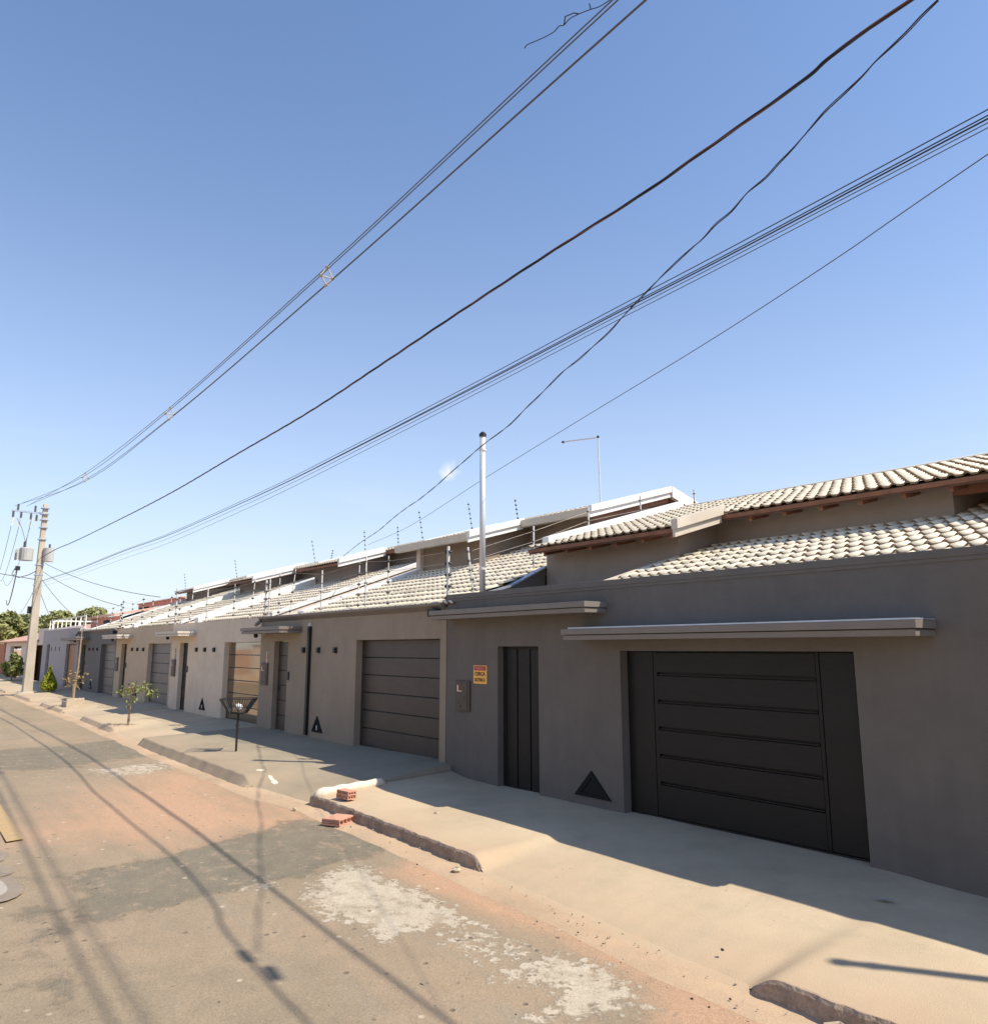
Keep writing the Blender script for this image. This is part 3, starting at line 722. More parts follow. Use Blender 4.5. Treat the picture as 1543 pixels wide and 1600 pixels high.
# small tile strip left of the verge is carried by the same roof; party wall towards the next house
pw = MB().prismx([(8.43, 1), (10.27, 1), (10.27, 4.05), (9.38, 3.64), (8.8, 3.48), (8.43, 3.45)], -11.40, -11.25).build('party_wall', 'wallA', hA)
cp = MB(); PW = [(8.45, 3.475), (8.8, 3.49), (9.38, 3.65), (10.27, 4.06)]
for (a, za), (b, zb_) in zip(PW, PW[1:]): cp.prismx([(a, za), (b, zb_), (b, zb_ + .03), (a, za + .03)], -11.42, -11.23)
cp.build('coping', 'zinc', pw)

def back_tube(h): pass

# ---------------------------------------------------------------- the row beyond
def terraced(x0, x1, base, ztop, wm, upm, label, eave_y, eave_z, doorm, garage, canm, gutter, trim, n_ind, cz=2.90, digits=None, pipe=False, trioff=None, lampcol=True, garw=None, sq=(2.67, 3.47, 4.32), upper=True, lsl=.355, pdm='gate'):
    h = thing('terraced_house', label, 'house', (x0 + 4, 8.3, base), 'terraced houses along the street')
    dx0, dx1 = x0 + .92, x0 + 1.78
    g0, g1 = garw if garw else (x0 + 5.2, x0 + 8.05)
    gt = 2.68
    sqs = [(x0 + s, x0 + s + .15, 2.38, 2.53) for s in sq]
    w = MB(); wall_holes(w, x0, x1 - .004, -.3, ztop, 8.2, 8.42, [(dx0, dx1, -.31, gt), (g0, g1, -.31, gt - .005)])
    fw = w.build('street_wall', wm, h)
    for s in sqs:
        wl_ = MB().box(s[0] + .01, s[0] + .11, 8.13, 8.199, 2.39, 2.52).build('wall_light', 'black', h, bevel=.004)
        MB().box(s[0] + .03, s[0] + .09, 8.14, 8.18, 2.384, 2.3895).build('light_opening', 'lampw', wl_)
    canopy(h, x0 + .02, x0 + 2.55, cz, canm, d=.60)
    ds = MB()
    slab_door(h, dx0, dx1, base - .02, gt - .002, 8.33, pdm, 5)
    sectional(h, g0, g1, base + .0, gt - .008, 8.37, garage, 6)
    meter(h, x0 + .18, x0 + .60, 1.55, 2.12, 'meter')
    MB().box(dx1 + .06, dx1 + .14, 8.17, 8.199, 1.72, 1.92).build('intercom', 'black', h, bevel=.006)
    triangle_vent(h, x0 + 3.56 if trioff is None else trioff, base + .13, .55, .36)
    if lampcol:
        lp = MB().ball((x0 + .12, 8.0, cz - .07), .06, .06, .06, 10, 6).build('dome_lamp', 'black', h, smooth=True)
        MB().cyl((x0 + .12, 8.0, cz - .05), .03, .05, 8).build('lamp_base', 'black', lp)
        MB().cyl((x0 + .72, 7.98, cz - .04), .05, .012, 12).build('spotlight', 'lampw', h)
    if digits:
        for k, (ch, z) in enumerate(digits[0]): text_part(ch, .24, (x0 + .48, 8.19, z), digits[1], h, 'house_number')
    if gutter:
        MB().prismx([(8.08, ztop + .03), (8.199, ztop - .06), (8.199, ztop + .08), (8.07, ztop + .08)], x0 + .03, x1 - .03).build('eave_gutter', gutter, h, bevel=.004)
        MB().tube([(x0 + .1, 8.12, ztop - .02), (x0 + .02, 8.06, ztop - .10), (x0 - .12, 8.08, ztop - .12)], .05, 8).build('gutter_elbow', gutter, h)
        MB().box(x1 - .42, x1 - .16, 8.04, 8.195, ztop - .17, ztop - .03).build('gutter_outlet', 'black', h, bevel=.01)
    if pipe:
        p = MB().box(x0 + 3.0, x0 + 3.1, 8.13, 8.199, base + .03, 3.02).build('downpipe', 'gate_dark', h)
        MB().prismy([(x0 + 3.0, 3.02), (x0 + 3.1, 3.02), (x0 + 3.05, 3.12)], 8.14, 8.199).build('pipe_cap', 'alu', p)
    if not upper: return h
    sl = .28; yr = eave_y + 4.5; zrg = eave_z + 4.5 * sl; pl = lambda y: zrg - (yr - y) * sl
    xs, xm, xe = x0 + 2.25, x0 + 5.35, x0 + 7.9
    y2 = eave_y + 1.65
    for xa, xb, yw in ((xs, xm - .35, eave_y + .5), (xm - .349, xe - .3, y2 + .5)):
        MB().prismx([(yw, 1.5), (yr + 4, 1.5), (yr + 4, zrg - 4 * sl - .12), (yr, zrg - .12), (yw, pl(yw) - .12)], xa, xb).build('upper_wall', upm, h)
    rf, _ = gable_roof(h, [(xs - .35, xm, eave_y), (xm, xe, y2)], sl, yr, zrg, xs - .35, xe, gutter_ok(trim), 0, trim=trim)
    zl = ztop + .0
    yl = 8.43
    lr = MB().prismx([(yl, zl - .02), (y2 + .6, zl - .02 + (y2 + .6 - yl) * lsl), (y2 + .6, zl + .02 + (y2 + .6 - yl) * lsl), (yl, zl + .02)], xs + .02, x1 + (.25 if n_ind else -.04)).build('lower_roof', 'tilebed', h)
    y_s = 8.16 if gutter else 8.40
    z_s = zl + .04 if gutter else zl - .0
    tiles(lr, [(xs + .25, x1 + (.26 if n_ind else -.03), y_s, z_s, y2 + .5, lsl, lambda x, y: x > xm - .35 or y < eave_y + .45)], n_ind)
    tiles(rf, [(xs - .35, xm - .05, eave_y - .04, pl(eave_y) - .01, yr - .2, sl, None), (xm + .05, xe - .05, y2 - .04, pl(y2) - .01, yr - .2, sl, None)], 0)
    L1 = eave_y + .45
    MB().prismx([(8.25, zl - .08), (L1, zl - .08 + (L1 - 8.25) * lsl), (L1, zl + .20 + (L1 - 8.25) * lsl), (8.25, zl + .16)], xs - .12, xs + .22).build('verge_flashing', 'white', lr, bevel=.006)
    if not n_ind: MB().prismx([(8.42, zl + .02), (L1 + 1.5, zl + .02 + (L1 + 1.5 - 8.42) * lsl), (L1 + 1.5, zl + .17 + (L1 + 1.5 - 8.42) * lsl), (8.42, zl + .13)], x1 - .035, x1 + .14).build('verge_flashing', 'white', lr, bevel=.006); MB().prismx([(8.43, 1.2), (L1 + 1.5, 1.2), (L1 + 1.5, zl - .02 + (L1 + 1.5 - 8.42) * lsl), (8.43, zl - .02)], x1 + .01, x1 + .12).build('party_wall', 'wallG', h)
    else: MB().box(xs - .015, xs + .17, eave_y + .38, eave_y + .53, 4.2, eave_z - .02).build('corner_pillar', 'wallG', h)
    return h
def gutter_ok(trim): return trim == 'cream'

hB = terraced(-20.38, -11.68, .47, 3.25, 'wallB', 'upB', 'taupe house with closed bronze sectional garage door, next to the nearest dark grey house', 11.3, 5.26, 'doorB', 'doorB', 'canA', 'canA', 'cream', 300, 2.90,
              ([('1', 2.32), ('3', 2.12)], 'digitp'), True, -16.8, garw=(-15.07, -11.88), pdm='doorB')
hC = terraced(-28.35, -20.384, .49, 3.33, 'wallC', 'upC', 'pale greige house with mirror-like garage panels reflecting the street', 11.9, 5.35, 'doorB', 'glossC', 'canC', None, 'white', 0, 2.92,
              ([('1', 2.42), ('5', 2.2)], 'digitb'))
hD = terraced(-36.3, -28.354, .52, 3.33, 'wallD', 'upC', 'beige house with plain grey garage door, behind the small staked tree', 12.1, 5.36, 'doorB', 'doorD', 'canC', None, 'white', 0, 2.92, garw=(-31.3, -28.5))
hE = terraced(-44.2, -36.304, .50, 3.28, 'wallE', 'upC', 'small charcoal house with black canopy between the beige and blue-grey ones', 12.2, 5.40, 'doorB', 'doorD', 'canA', 'canA', 'white', 0, 2.92, garw=(-39.1, -36.45))

# ---------------------------------------------------------------- blue-grey house with roof railing
hF = thing('flat_roof_house', 'blue-grey flat-roofed house with white roof railing and wooden garage gate', 'house', (-49, 8.3, .5))
sqs = [(x, x + .28, 2.34, 2.58) for x in (-51.9, -50.6, -49.4)]
w = MB(); wall_holes(w, -54.85, -44.204, -.3, 3.56, 8.2, 8.42, [(-53.3, -52.3, -.31, 2.72), (-47.3, -44.8, -.31, 2.72)] + sqs); w.build('street_wall', 'wallF', hF)
MB().box(-54.85, -44.3, 8.42, 18, 3.3, 3.52).build('flat_roof', 'wallG', hF)
MB().box(-44.35, -44.21, 8.43, 18, 0, 3.50).build('side_wall', 'wallF', hF)
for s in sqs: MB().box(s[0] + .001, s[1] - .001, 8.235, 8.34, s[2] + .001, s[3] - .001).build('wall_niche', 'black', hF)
slab_door(hF, -53.3, -52.3, .5, 2.71, 8.33, 'doorB', 5)
wg = MB().box(-47.29, -44.81, 8.38, 8.40, .4, 2.71).build('garage_gate', 'gate_dark', hF)
for k in range(8): MB().box(-47.2 + k * .29, -46.93 + k * .29, 8.34, 8.379, .52, 2.68).build('board', 'wood', wg, bevel=.006)
MB().box(-47.29, -47.21, 8.33, 8.379, .5, 2.71).build('side_rail', 'gate_dark', wg)
canopy(hF, -46.6, -44.3, 2.92, 'canA')
rl = MB().box(-54.8, -44.4, 8.46, 8.50, 4.14, 4.19).build('railing', 'white', hF)
MB().box(-54.8, -44.4, 8.46, 8.51, 3.62, 3.68).build('bottom_rail', 'white', rl)
for k in range(9): MB().box(-54.76 + k * 1.29, -54.71 + k * 1.29, 8.455, 8.505, 3.5, 4.14).build('baluster', 'white', rl)
rs = MB().box(-54.8, -54.73, 8.55, 16, 4.14, 4.22).build('railing', 'white', hF)
for k in range(6): MB().box(-54.8, -54.73, 8.6 + k * 1.45, 8.7 + k * 1.45, 3.5, 4.14).build('baluster', 'white', rs)

# ---------------------------------------------------------------- farther houses
hG = thing('corner_house', 'low cream house with pinkish tiled roof at the far end, behind the pole', 'house', (-66, 8.6, .45))
w = MB(); wall_holes(w, -75, -54.86, -.3, 3.0, 8.6, 8.85, [(-72.3, -66.5, -.31, 2.65), (-61.5, -56.2, -.31, 2.70)]); w.build('street_wall', 'wallG', hG)
MB().box(-58.5, -54.86, 8.45, 8.595, 2.72, 3.75).build('white_panel', 'wallG', hG)
for a, b in ((-72.2, -70.2), (-69.9, -68.2), (-61.3, -59.6), (-58.8, -57.0)):
    MB().box(a, b, 9.5, 9.6, 0, 2.6).build('gate_leaf', 'doorD', hG)
MB().box(-75, -54.9, 10.4, 10.6, 0, 3).build('inner_wall', 'wallB', hG)
MB().prismx([(8.3, 3.02), (14, 4.5), (19, 3.2), (19, 3.05), (14, 4.35), (8.3, 2.92)], -79, -58).build('roof', 'pinktile', hG)
hH = thing('brick_boundary_wall', 'orange brick boundary wall at the far left end of the row', 'wall', (-82, 8.6, .4))
MB().box(-92, -75.02, 8.5, 8.75, -.2, 2.75).build('wall', 'claybrick', hH)
MB().box(-92.02, -75.0, 8.45, 8.8, 2.76, 2.86).build('coping', 'pinktile', hH)

hI = thing('terracotta_house', 'terracotta rendered upper storey with dark window behind the charcoal house', 'house', (-60, 20, 0))
w = MB(); wall_holes(w, -70.5, -58.5, 0, 6.15, 17.4, 17.6, [(-70.4, -67.2, 4.9, 5.9), (-66, -64.5, 3.8, 4.7)]); w.build('wall', 'terra', hI)
MB().box(-70.6, -58.4, 17.61, 26, 0, 6.1).build('back_volume', 'terra', hI)
MB().box(-70.35, -67.25, 17.5, 17.58, 4.9, 5.9).build('window', 'glassy', hI)
MB().box(-70.6, -58.3, 17.3, 17.7, 6.151, 6.23).build('coping', 'pinktile', hI)
hJ = thing('white_gable_house', 'white side wall with grey window rising behind the beige house', 'house', (-52, 14, 0))
MB().prismx([(11.5, 0), (22, 0), (22, 5.6), (14.8, 5.1), (11.5, 3.9)], -56, -46.6).build('wall', 'wallG', hJ)
MB().box(-46.599, -46.56, 12.6, 14.4, 3.0, 4.25).build('window', 'doorD', hJ)
MB().prismx([(11.3, 3.86), (14.8, 5.14), (22, 5.64), (22, 5.76), (14.8, 5.28), (11.3, 3.98)], -56.2, -46.4).build('roof', 'white', hJ)
hK = thing('pink_roof_house', 'red brick volume with tiled roof between white walls above the charcoal house', 'house', (-56, 12, 0))
MB().box(-57, -50, 11.2, 11.4, 0, 4.4).build('wall', 'terra', hK)
MB().prismx([(10.9, 4.38), (15, 5.2), (15, 5.3), (10.9, 4.5)], -58, -49.5).build('roof', 'pinktile', hK)
MB().box(-53.2, -51.8, 11.15, 11.199, 3.5, 4.2).build('window', 'glassy', hK)

# ---------------------------------------------------------------- other side of the street (behind the camera)
hO = thing('opposite_wall', 'long pale boundary wall across the street', 'wall', (-20, -6.6, 0))
MB().box(-60, 14, -6.9, -6.7, -.2, 2.7).build('wall', 'wallG', hO)
MB().box(-60.02, 14.02, -6.95, -6.65, 2.701, 2.76).build('coping', 'capA', hO)
MB().box(-28, -20, -6.695, -6.66, .1, 2.3).build('gate', 'doorD', hO)
xs_ = np.arange(-140, 30.1, 2.0)
v = []; f = []
for i, x in enumerate(xs_):
    v += [(x, -2.9, zr(x) + .0), (x, -3.0, zr(x) + .13), (x, -6.75, zr(x) + .2)]
for i in range(len(xs_) - 1):
    for j in range(2): f.append((i * 3 + j + 1, (i + 1) * 3 + j + 1, (i + 1) * 3 + j, i * 3 + j))
tag(np_mesh('opposite_sidewalk', v, f, 'concreteC'), kind='structure')
# ---------------------------------------------------------------- electric fences
def fpost(parent, x, y, z0, z1, lean=(0, 0), r=.012, nins=5, both=False, name='post', rr=.022, pm='alu'):
    p = MB().tube([(x, y, z0), (x + lean[0], y + lean[1], z1)], r, 6).build(name, pm, parent)
    ins = MB(); pts = []
    for k in range(nins):
        t = (k + .6) / (nins + .1); q = (x + lean[0] * t, y + lean[1] * t, z0 + (z1 - z0) * t); pts.append(q)
        for s in ((-1, 1) if both else (0,)):
            cx = q[0] + s * .06
            ins.tube([(cx, q[1] - .03, q[2]), (cx, q[1] + .03, q[2])], rr, 6)
            ins.tube([(cx, q[1], q[2] - .03), (cx, q[1], q[2] + .03)], rr * .8, 6)
    ins.build('insulator', 'black', p)['kind'] = 'stuff'
    return pts
def fence(label, posts, loc, group='electric fences on the walls', wires=True):
    e = thing('electric_fence', label, 'electric fence', loc, group)
    rows = []
    for p in posts: rows.append(fpost(e, *p[:4], **(p[4] if len(p) > 4 else {})))
    if wires:
        n = min(len(r) for r in rows)
        for k in range(n):
            pts = [r[k] for r in rows]
            MB().tube(pts, .0035, 4, cap=False).build('wire', 'fwire', e)
    return e
fence('electric fence on top of the taupe house street wall', [
    (-11.82, 8.32, 3.3, 4.40, dict(r=.03, both=True, nins=5)), (-14.0, 8.32, 3.3, 4.42), (-14.95, 8.32, 3.3, 4.5, dict(r=.018)), (-15.28, 8.32, 3.3, 4.49, dict(lean=(-.06, .05))), (-17.1, 8.32, 3.3, 4.36, dict(r=.02)), (-18.9, 8.32, 3.3, 4.55, dict(lean=(.05, .1))), (-19.6, 8.32, 3.3, 4.50), (-20.25, 8.32, 3.3, 4.36, dict(r=.022))], (-16, 8.3, 3.3))
fence('electric fence along the pale greige house street wall', [
    (-20.5, 8.32, 3.3, 4.35, dict(r=.03, both=True)), (-21.6, 8.32, 3.3, 4.5, dict(lean=(-.1, .15))), (-22.9, 8.32, 3.35, 4.40), (-25.3, 8.32, 3.35, 4.42, dict(r=.022)), (-27.0, 8.32, 3.35, 4.45, dict(lean=(-.12, .1))), (-28.2, 8.32, 3.35, 4.35)], (-24.5, 8.3, 3.3))
fence('electric fence along the beige house street wall', [
    (-28.6, 8.32, 3.3, 4.6, dict(r=.03, both=True)), (-29.6, 8.32, 3.3, 4.45, dict(lean=(.1, .1))), (-31.6, 8.32, 3.35, 4.40), (-33.0, 8.32, 3.35, 4.55, dict(both=True)), (-34.6, 8.32, 3.35, 4.42), (-36.2, 8.32, 3.35, 4.6, dict(both=True))], (-32.5, 8.3, 3.3))
fence('electric fence above the charcoal house street wall', [
    (-36.5, 8.32, 3.3, 4.5, dict(both=True)), (-38.5, 8.32, 3.3, 4.4, dict(lean=(.1, .1))), (-41.0, 8.32, 3.3, 4.45), (-44.0, 8.32, 3.3, 4.4)], (-40, 8.3, 3.3))
fence('electric fence climbing the party wall beside the white mast', [
    (-11.1, 8.38, 3.45, 4.32, dict(lean=(-.1, -.06), r=.02)), (-11.57, 10.25, 3.85, 4.95, dict(r=.02)), (-11.57, 11.84, 4.5, 5.52, dict(r=.02)), (-11.57, 13.56, 4.85, 5.98, dict(r=.02)), (-11.57, 15.6, 5.3, 6.4, dict(r=.02))], (-11.57, 11, 3.9))
# party wall stub that carries the last posts
fw2 = MB().box(-11.66, -11.5, 12.51, 18, 1, 4.86).build('party_wall', 'wallA', hA)
RODS = [(-18.72, 6.45, -.25, .9), (-21.2, 6.5, -.35, 1.12), (-24.31, 6.45, -.44, 1.33), (-26.16, 6.45, -.13, .9), (-28.78, 6.3, -.24, 1.2), (-33.48, 6.3, -.67, 1.35), (-32.16, 6.35, .27, .6), (-43.64, 6.4, -.68, 1.2), (-52.93, 6.2, -.8, 1.3)]
fr = thing('electric_fence', 'row of leaning fence rods with black beads standing against the sky along the roof ridges', 'electric fence', (-26, 16, 6.4), 'electric fences on the walls')
for x, z, lx, h in RODS: fpost(fr, x - lx * 0, 16.0, z - .3, z + h, (lx, .0), .005, 8, rr=.021, pm='wire')

# ---------------------------------------------------------------- masts
def mast(x, y, z0, z1, label):
    t = thing('service_mast', label, 'mast', (x, y, z0), 'white service masts on the street wall')
    MB().tube([(x, y, z0), (x, y, z1)], .054, 14).build('pipe', 'whitepipe', t, smooth=True)
    MB().tube([(x, y, z1 - .02), (x, y, z1 + .03), (x, y, z1 + .07)], [.068, .068, .03], 12).build('cap', 'black', t)
    MB().tube([(x, y, z1 - .30), (x, y, z1 - .27)], .067, 14).build('clamp', 'alu', t)
    MB().tube([(x, y, z0 + .5), (x, y, z0 + .53)], .067, 14).build('clamp', 'alu', t)
    return t
mast(-11.0, 8.5, 3.40, 6.42, 'tall white steel mast behind the dark grey wall, beside the party wall')
mast(.95, 8.5, 3.40, 6.55, 'white steel mast behind the dark grey wall, out past the right edge')
an = thing('roof_mast', 'thin grey L-shaped mast with a long horizontal arm above the taupe house roof', 'mast', (-15.17, 16, 6.5))
MB().tube([(-15.13, 16, 6.3), (-15.17, 16, 8.62)], .022, 8).build('pole', 'whitepipe', an)
MB().tube([(-15.17, 16, 8.60), (-16.62, 16, 8.78)], .02, 8).build('arm', 'whitepipe', an)
MB().tube([(-16.6, 16, 8.77), (-16.68, 16, 8.78)], .035, 8).build('tip', 'black', an)
MB().ball((-15.17, 16, 8.62), .04, .04, .05, 8, 5).build('joint', 'black', an)

# ---------------------------------------------------------------- sign
s = thing('warning_sign', 'small yellow warning plate with dark red header left of the black door', 'sign', (-10.66, 8.195, 1.89))
MB().box(-10.84, -10.47, 8.186, 8.199, 1.90, 2.21).build('plate', 'signy', s, bevel=.004)
MB().box(-10.815, -10.495, 8.182, 8.1855, 2.125, 2.195).build('header', 'signr', s)
text_part('PERIGO', .055, (-10.655, 8.180, 2.158), 'signp', s, width=.25)
text_part('CERCA', .085, (-10.655, 8.184, 2.065), 'signb', s, width=.29)
text_part('ELÉTRICA', .075, (-10.655, 8.184, 1.965), 'signb', s, width=.29)

# ---------------------------------------------------------------- utility pole
PX, PY = -44.3, 6.15
up = thing('utility_pole', 'concrete utility pole with transformer on the pavement, far left', 'utility pole', (PX, PY, .25))
m_ = MB(); hs = [.2, 9.75]
m_.add([(PX - .26, PY - .21, .2), (PX + .26, PY - .21, .2), (PX + .26, PY + .21, .2), (PX - .26, PY + .21, .2), (PX - .24, PY - .11, 9.75), (PX - .02, PY - .11, 9.75), (PX - .02, PY + .11, 9.75), (PX - .24, PY + .11, 9.75)],
       [(3, 2, 1, 0), (4, 5, 6, 7), (0, 1, 5, 4), (1, 2, 6, 5), (2, 3, 7, 6), (3, 0, 4, 7)])
sh = m_.build('shaft', 'pole', up, bevel=.03)
MB().cyl((PX, PY, .2), .55, .22, 12, r2=.42).build('footing', 'pole', up)
for z in (9.5, 9.2, 8.9, 8.5, 7.9, 6.6, 6.1, 5.6, 5.2): MB().box(PX - .26, PX + .10, PY - .20, PY + .17, z, z + .05).build('band', 'zinc', up)
ca_ = MB().box(PX - .16, PX - .08, 4.7, 6.05, 9.22, 9.30).build('crossarm', 'zinc', up)
def insul(x, y, z, h=.3, r=.07, par=None):
    q = MB()
    for k in range(4): q.tube([(x, y, z + k * h / 4), (x, y, z + k * h / 4 + h / 6), (x, y, z + (k + 1) * h / 4)], [r, r * .8, r * .4], 8)
    return q.build('insulator', 'greenglass', par or up)
for (y, z) in ((4.96, 9.31), (4.78, 8.95), (5.12, 8.95), (5.71, 9.31), (5.55, 8.9), (5.8, 8.85)): insul(PX - .12, y, z, .32, .06)
for y in (4.8, 5.1, 5.6): MB().tube([(PX - .12, y, 8.95), (PX - .2, y - .05, 8.5)], .035, 6).build('fuse_cutout', 'lampw', up)
tf_ = MB(); tf_.cyl((PX - .15, 5.52, 6.82), .31, .6, 16); tf_.tube([(PX - .15, 5.52, 7.42), (PX - .15, 5.52, 7.5)], [.31, .2], 16)
tr = tf_.build('transformer', 'trafo', up, smooth=False)
for a in range(7): MB().box(PX - .6 + a * .14, PX - .57 + a * .14, 5.08, 5.16, 6.85, 7.35).build('cooling_fin', 'trafo', tr)
for dx in (-.2, 0, .2): insul(PX - .15 + dx, 5.42, 7.5, .28, .05, tr)
t2 = MB().cyl((PX + .1, 6.46, 6.8), .24, .68, 14).build('transformer', 'trafo', up); insul(PX + .1, 6.48, 7.45, .25, .06, t2)
MB().box(PX - .1, PX + .1, 5.1, 5.3, 6.3, 6.5).build('terminal_block', 'black', up)
MB().box(PX - .30, PX - .05, PY - .32, PY - .12, 4.2, 4.55).build('junction_box', 'black', up)
def sagline(a, b, sag, n=16):
    a, b = Vector(a), Vector(b)
    return [tuple(a.lerp(b, i / n) - Vector((0, 0, sag * 4 * (i / n) * (1 - i / n)))) for i in range(n + 1)]
MB().tube(sagline((PX - .12, 4.95, 8.9), (PX - .15, 5.42, 7.75), -.15), .012, 5).build('lead_wire', 'wire', up)
MB().tube(sagline((PX - .12, 5.6, 8.9), (PX - .05, 5.45, 7.75), -.1), .012, 5).build('lead_wire', 'wire', up)
MB().tube([(PX - .15, 5.1, 6.4), (PX - .2, 5.0, 6.1), (PX - .15, 5.3, 5.95), (PX - .1, 5.7, 6.1), (PX - .1, 6.0, 6.3)], .02, 5).build('lead_wire', 'wire', up)

# ---------------------------------------------------------------- overhead lines
def line(name, label, pts, r, m='wire', cat='power line', group='overhead lines', parent=None, n=5):
    mb = MB().tube(pts, r, n, cap=False)
    if parent: return mb.build(name, m, parent)
    return tag(mb.build(name, m), label, cat, group)
def spl(pts, k=6):      # Catmull-Rom resample
    P = [Vector(p) for p in pts]; P = [P[0] * 2 - P[1]] + P + [P[-1] * 2 - P[-2]]; o = []
    for i in range(1, len(P) - 2):
        for j in range(k):
            t = j / k; a, b, c, d = P[i - 1], P[i], P[i + 1], P[i + 2]
            o.append(.5 * ((2 * b) + (c - a) * t + (2 * a - 5 * b + 4 * c - d) * t * t + (3 * b - a - 3 * c + d) * t ** 3))
    o.append(P[-2]); return o
# medium-voltage compact line: four conductors held by diamond spacers
MV = [(PX - .1, 5.4, 9.55), (-32.8, 5.77, 9.05), (-22.0, 5.84, 9.0), (-11.8, 5.6, 9.0), (-4.4, 5.32, 9.0), (5, 5.1, 9.1), (26, 4.6, 9.7)]
offs = [(0, .20), (-.11, .0), (.12, .01), (.0, -.15)]
mvt = thing('medium_voltage_line', 'bundle of four bare wires with spacers, highest line crossing the sky', 'power line', (-20, 5.8, 9), 'overhead lines')
for k, (dy, dz) in enumerate(offs):
    P = [(x, y + dy * (1 if 0 < i else 2.6) + (.0 if i else -.2 * k), z + dz * (1 if i else .3)) for i, (x, y, z) in enumerate(MV)]
    line('conductor', None, spl(P, 8), .0085, parent=mvt)
for (x, y, z) in [MV[1], MV[2], MV[3], (9, 5.0, 9.2)]:
    sp_ = MB(); cs = [(x, y + a, z + b) for a, b in offs]
    order = [0, 1, 3, 2, 0]
    for i in range(4): sp_.tube([cs[order[i]], cs[order[i + 1]]], .014, 6)
    sp_.tube([cs[1], cs[2]], .012, 6)
    so = sp_.build('spacer', 'spacer', mvt)
    cl_ = MB()
    for c in cs: cl_.ball(c, .045, .032, .032, 8, 5)
    cl_.build('clamp', 'pebble', so)
# dangling strand caught on the top wires
TW_ = [(-5.25, 4.59, 8.6), (-5.2, 4.58, 8.6), (-5.1, 4.62, 8.6), (-4.99, 4.66, 8.6), (-4.9, 4.68, 8.6), (-4.82, 4.67, 8.6), (-4.78, 4.7, 8.6), (-4.69, 4.69, 8.6), (-4.59, 4.72, 8.6), (-4.48, 4.77, 8.6), (-4.41, 4.81, 8.6), (-4.31, 4.85, 8.62), (-4.0, 5.1, 8.85), (-3.8, 5.18, 9.0)]
ds_ = thing('dangling_strand', 'frayed bit of string hanging off the topmost wires at the top of the picture', 'string', (-4.4, 4.8, 8.6))
MB().tube(spl(TW_, 3), .006, 4).build('strand', 'cable', ds_)
MB().tube([(-4.78, 4.7, 8.6), (-4.72, 4.66, 8.63), (-4.62, 4.68, 8.61), (-4.59, 4.72, 8.6)], .007, 4).build('loop', 'cable', ds_)
MB().tube([(-4.48, 4.77, 8.6), (-4.47, 4.74, 8.64)], .006, 4).build('knot', 'cable', ds_)

LV = [(PX + .1, 6.1, 6.95), (-39.83, 6.1, 6.97), (-36.18, 6.2, 6.95), (-28.56, 6.3, 6.95), (-22.72, 6.3, 6.95), (-17.65, 6.22, 7.0), (-13.47, 6.11, 7.0), (-10.19, 5.90, 7.0), (-8.44, 5.89, 7.1), (-6.42, 5.88, 7.2), (-4.89, 5.87, 7.25), (-4.03, 5.84, 7.3), (-2.94, 5.72, 7.3), (-1.97, 5.57, 7.3), (3, 5.4, 7.4), (26, 4.9, 7.8)]
lvt = thing('low_voltage_cable', 'thick twisted dark cable sweeping from the pole transformer to the upper right', 'power line', (-20, 6.1, 7), 'overhead lines')
base = spl(LV, 16)
for k in range(3):
    pts = []; acc = 0
    for i, p in enumerate(base):
        if i: acc += (p - base[i - 1]).length
        if p.x > 1.0 and i % 4: continue
        a = acc * 3.2 + k * 2.094; rr = .0095
        pts.append(p + Vector((0, math.cos(a) * rr, math.sin(a) * rr)))
    line('conductor', None, pts, .0088, 'cable' if k else 'cable2', parent=lvt)
MB().tube([(-1.84, 5.56, 7.31), (-1.6, 5.55, 7.32)], .045, 8).build('splice', 'cable', lvt)
MB().tube([(-1.45, 5.6, 7.26), (-1.2, 5.56, 7.24)], .045, 8).build('splice', 'cable', lvt)

TL = [(PX + .1, 6.25, 5.8)] + [(-35.619, 6.284, 5.714), (-27.981, 6.235, 5.713), (-22.72, 6.2, 5.655), (-17.157, 6.164, 5.727), (-14.29, 6.135, 5.786), (-12.273, 6.092, 5.845), (-9.446, 6.031, 5.938), (-7.397, 5.987, 6.014), (-5.438, 5.945, 6.098), (-3.997, 5.914, 6.152), (-2.668, 5.886, 6.216), (-1.653, 5.864, 6.266)] + [(-.7, 5.84, 6.30), (.6, 5.82, 6.33), (5, 5.75, 6.4), (26, 5.4, 6.7)]
def shift(P, dz0, dz1, dy=0): return [(x, y + dy, z + dz0 + (dz1 - dz0) * smooth((x + 30) / 30)) for x, y, z in P]
for (a, b, dy, r, lab) in [(.03, .06, .0, .005, 'uppermost telecom wire of the tight bundle above the roofs'), (.0, .035, .03, .0055, 'second telecom wire of the tight bundle above the roofs'), (-.005, -.01, 0, .007, 'third and thickest telecom wire of the tight bundle above the roofs'), (-.10, -.02, .03, .0042, 'lowest telecom wire of the tight bundle above the roofs'), (-.28, -.09, -.02, .004, 'thin telecom wire hanging just under the bundle')]:
    line('telecom_wire', lab, spl(shift(TL, a, b, dy), 5), r, 'cable' if r > .0045 else 'wire', 'wire')
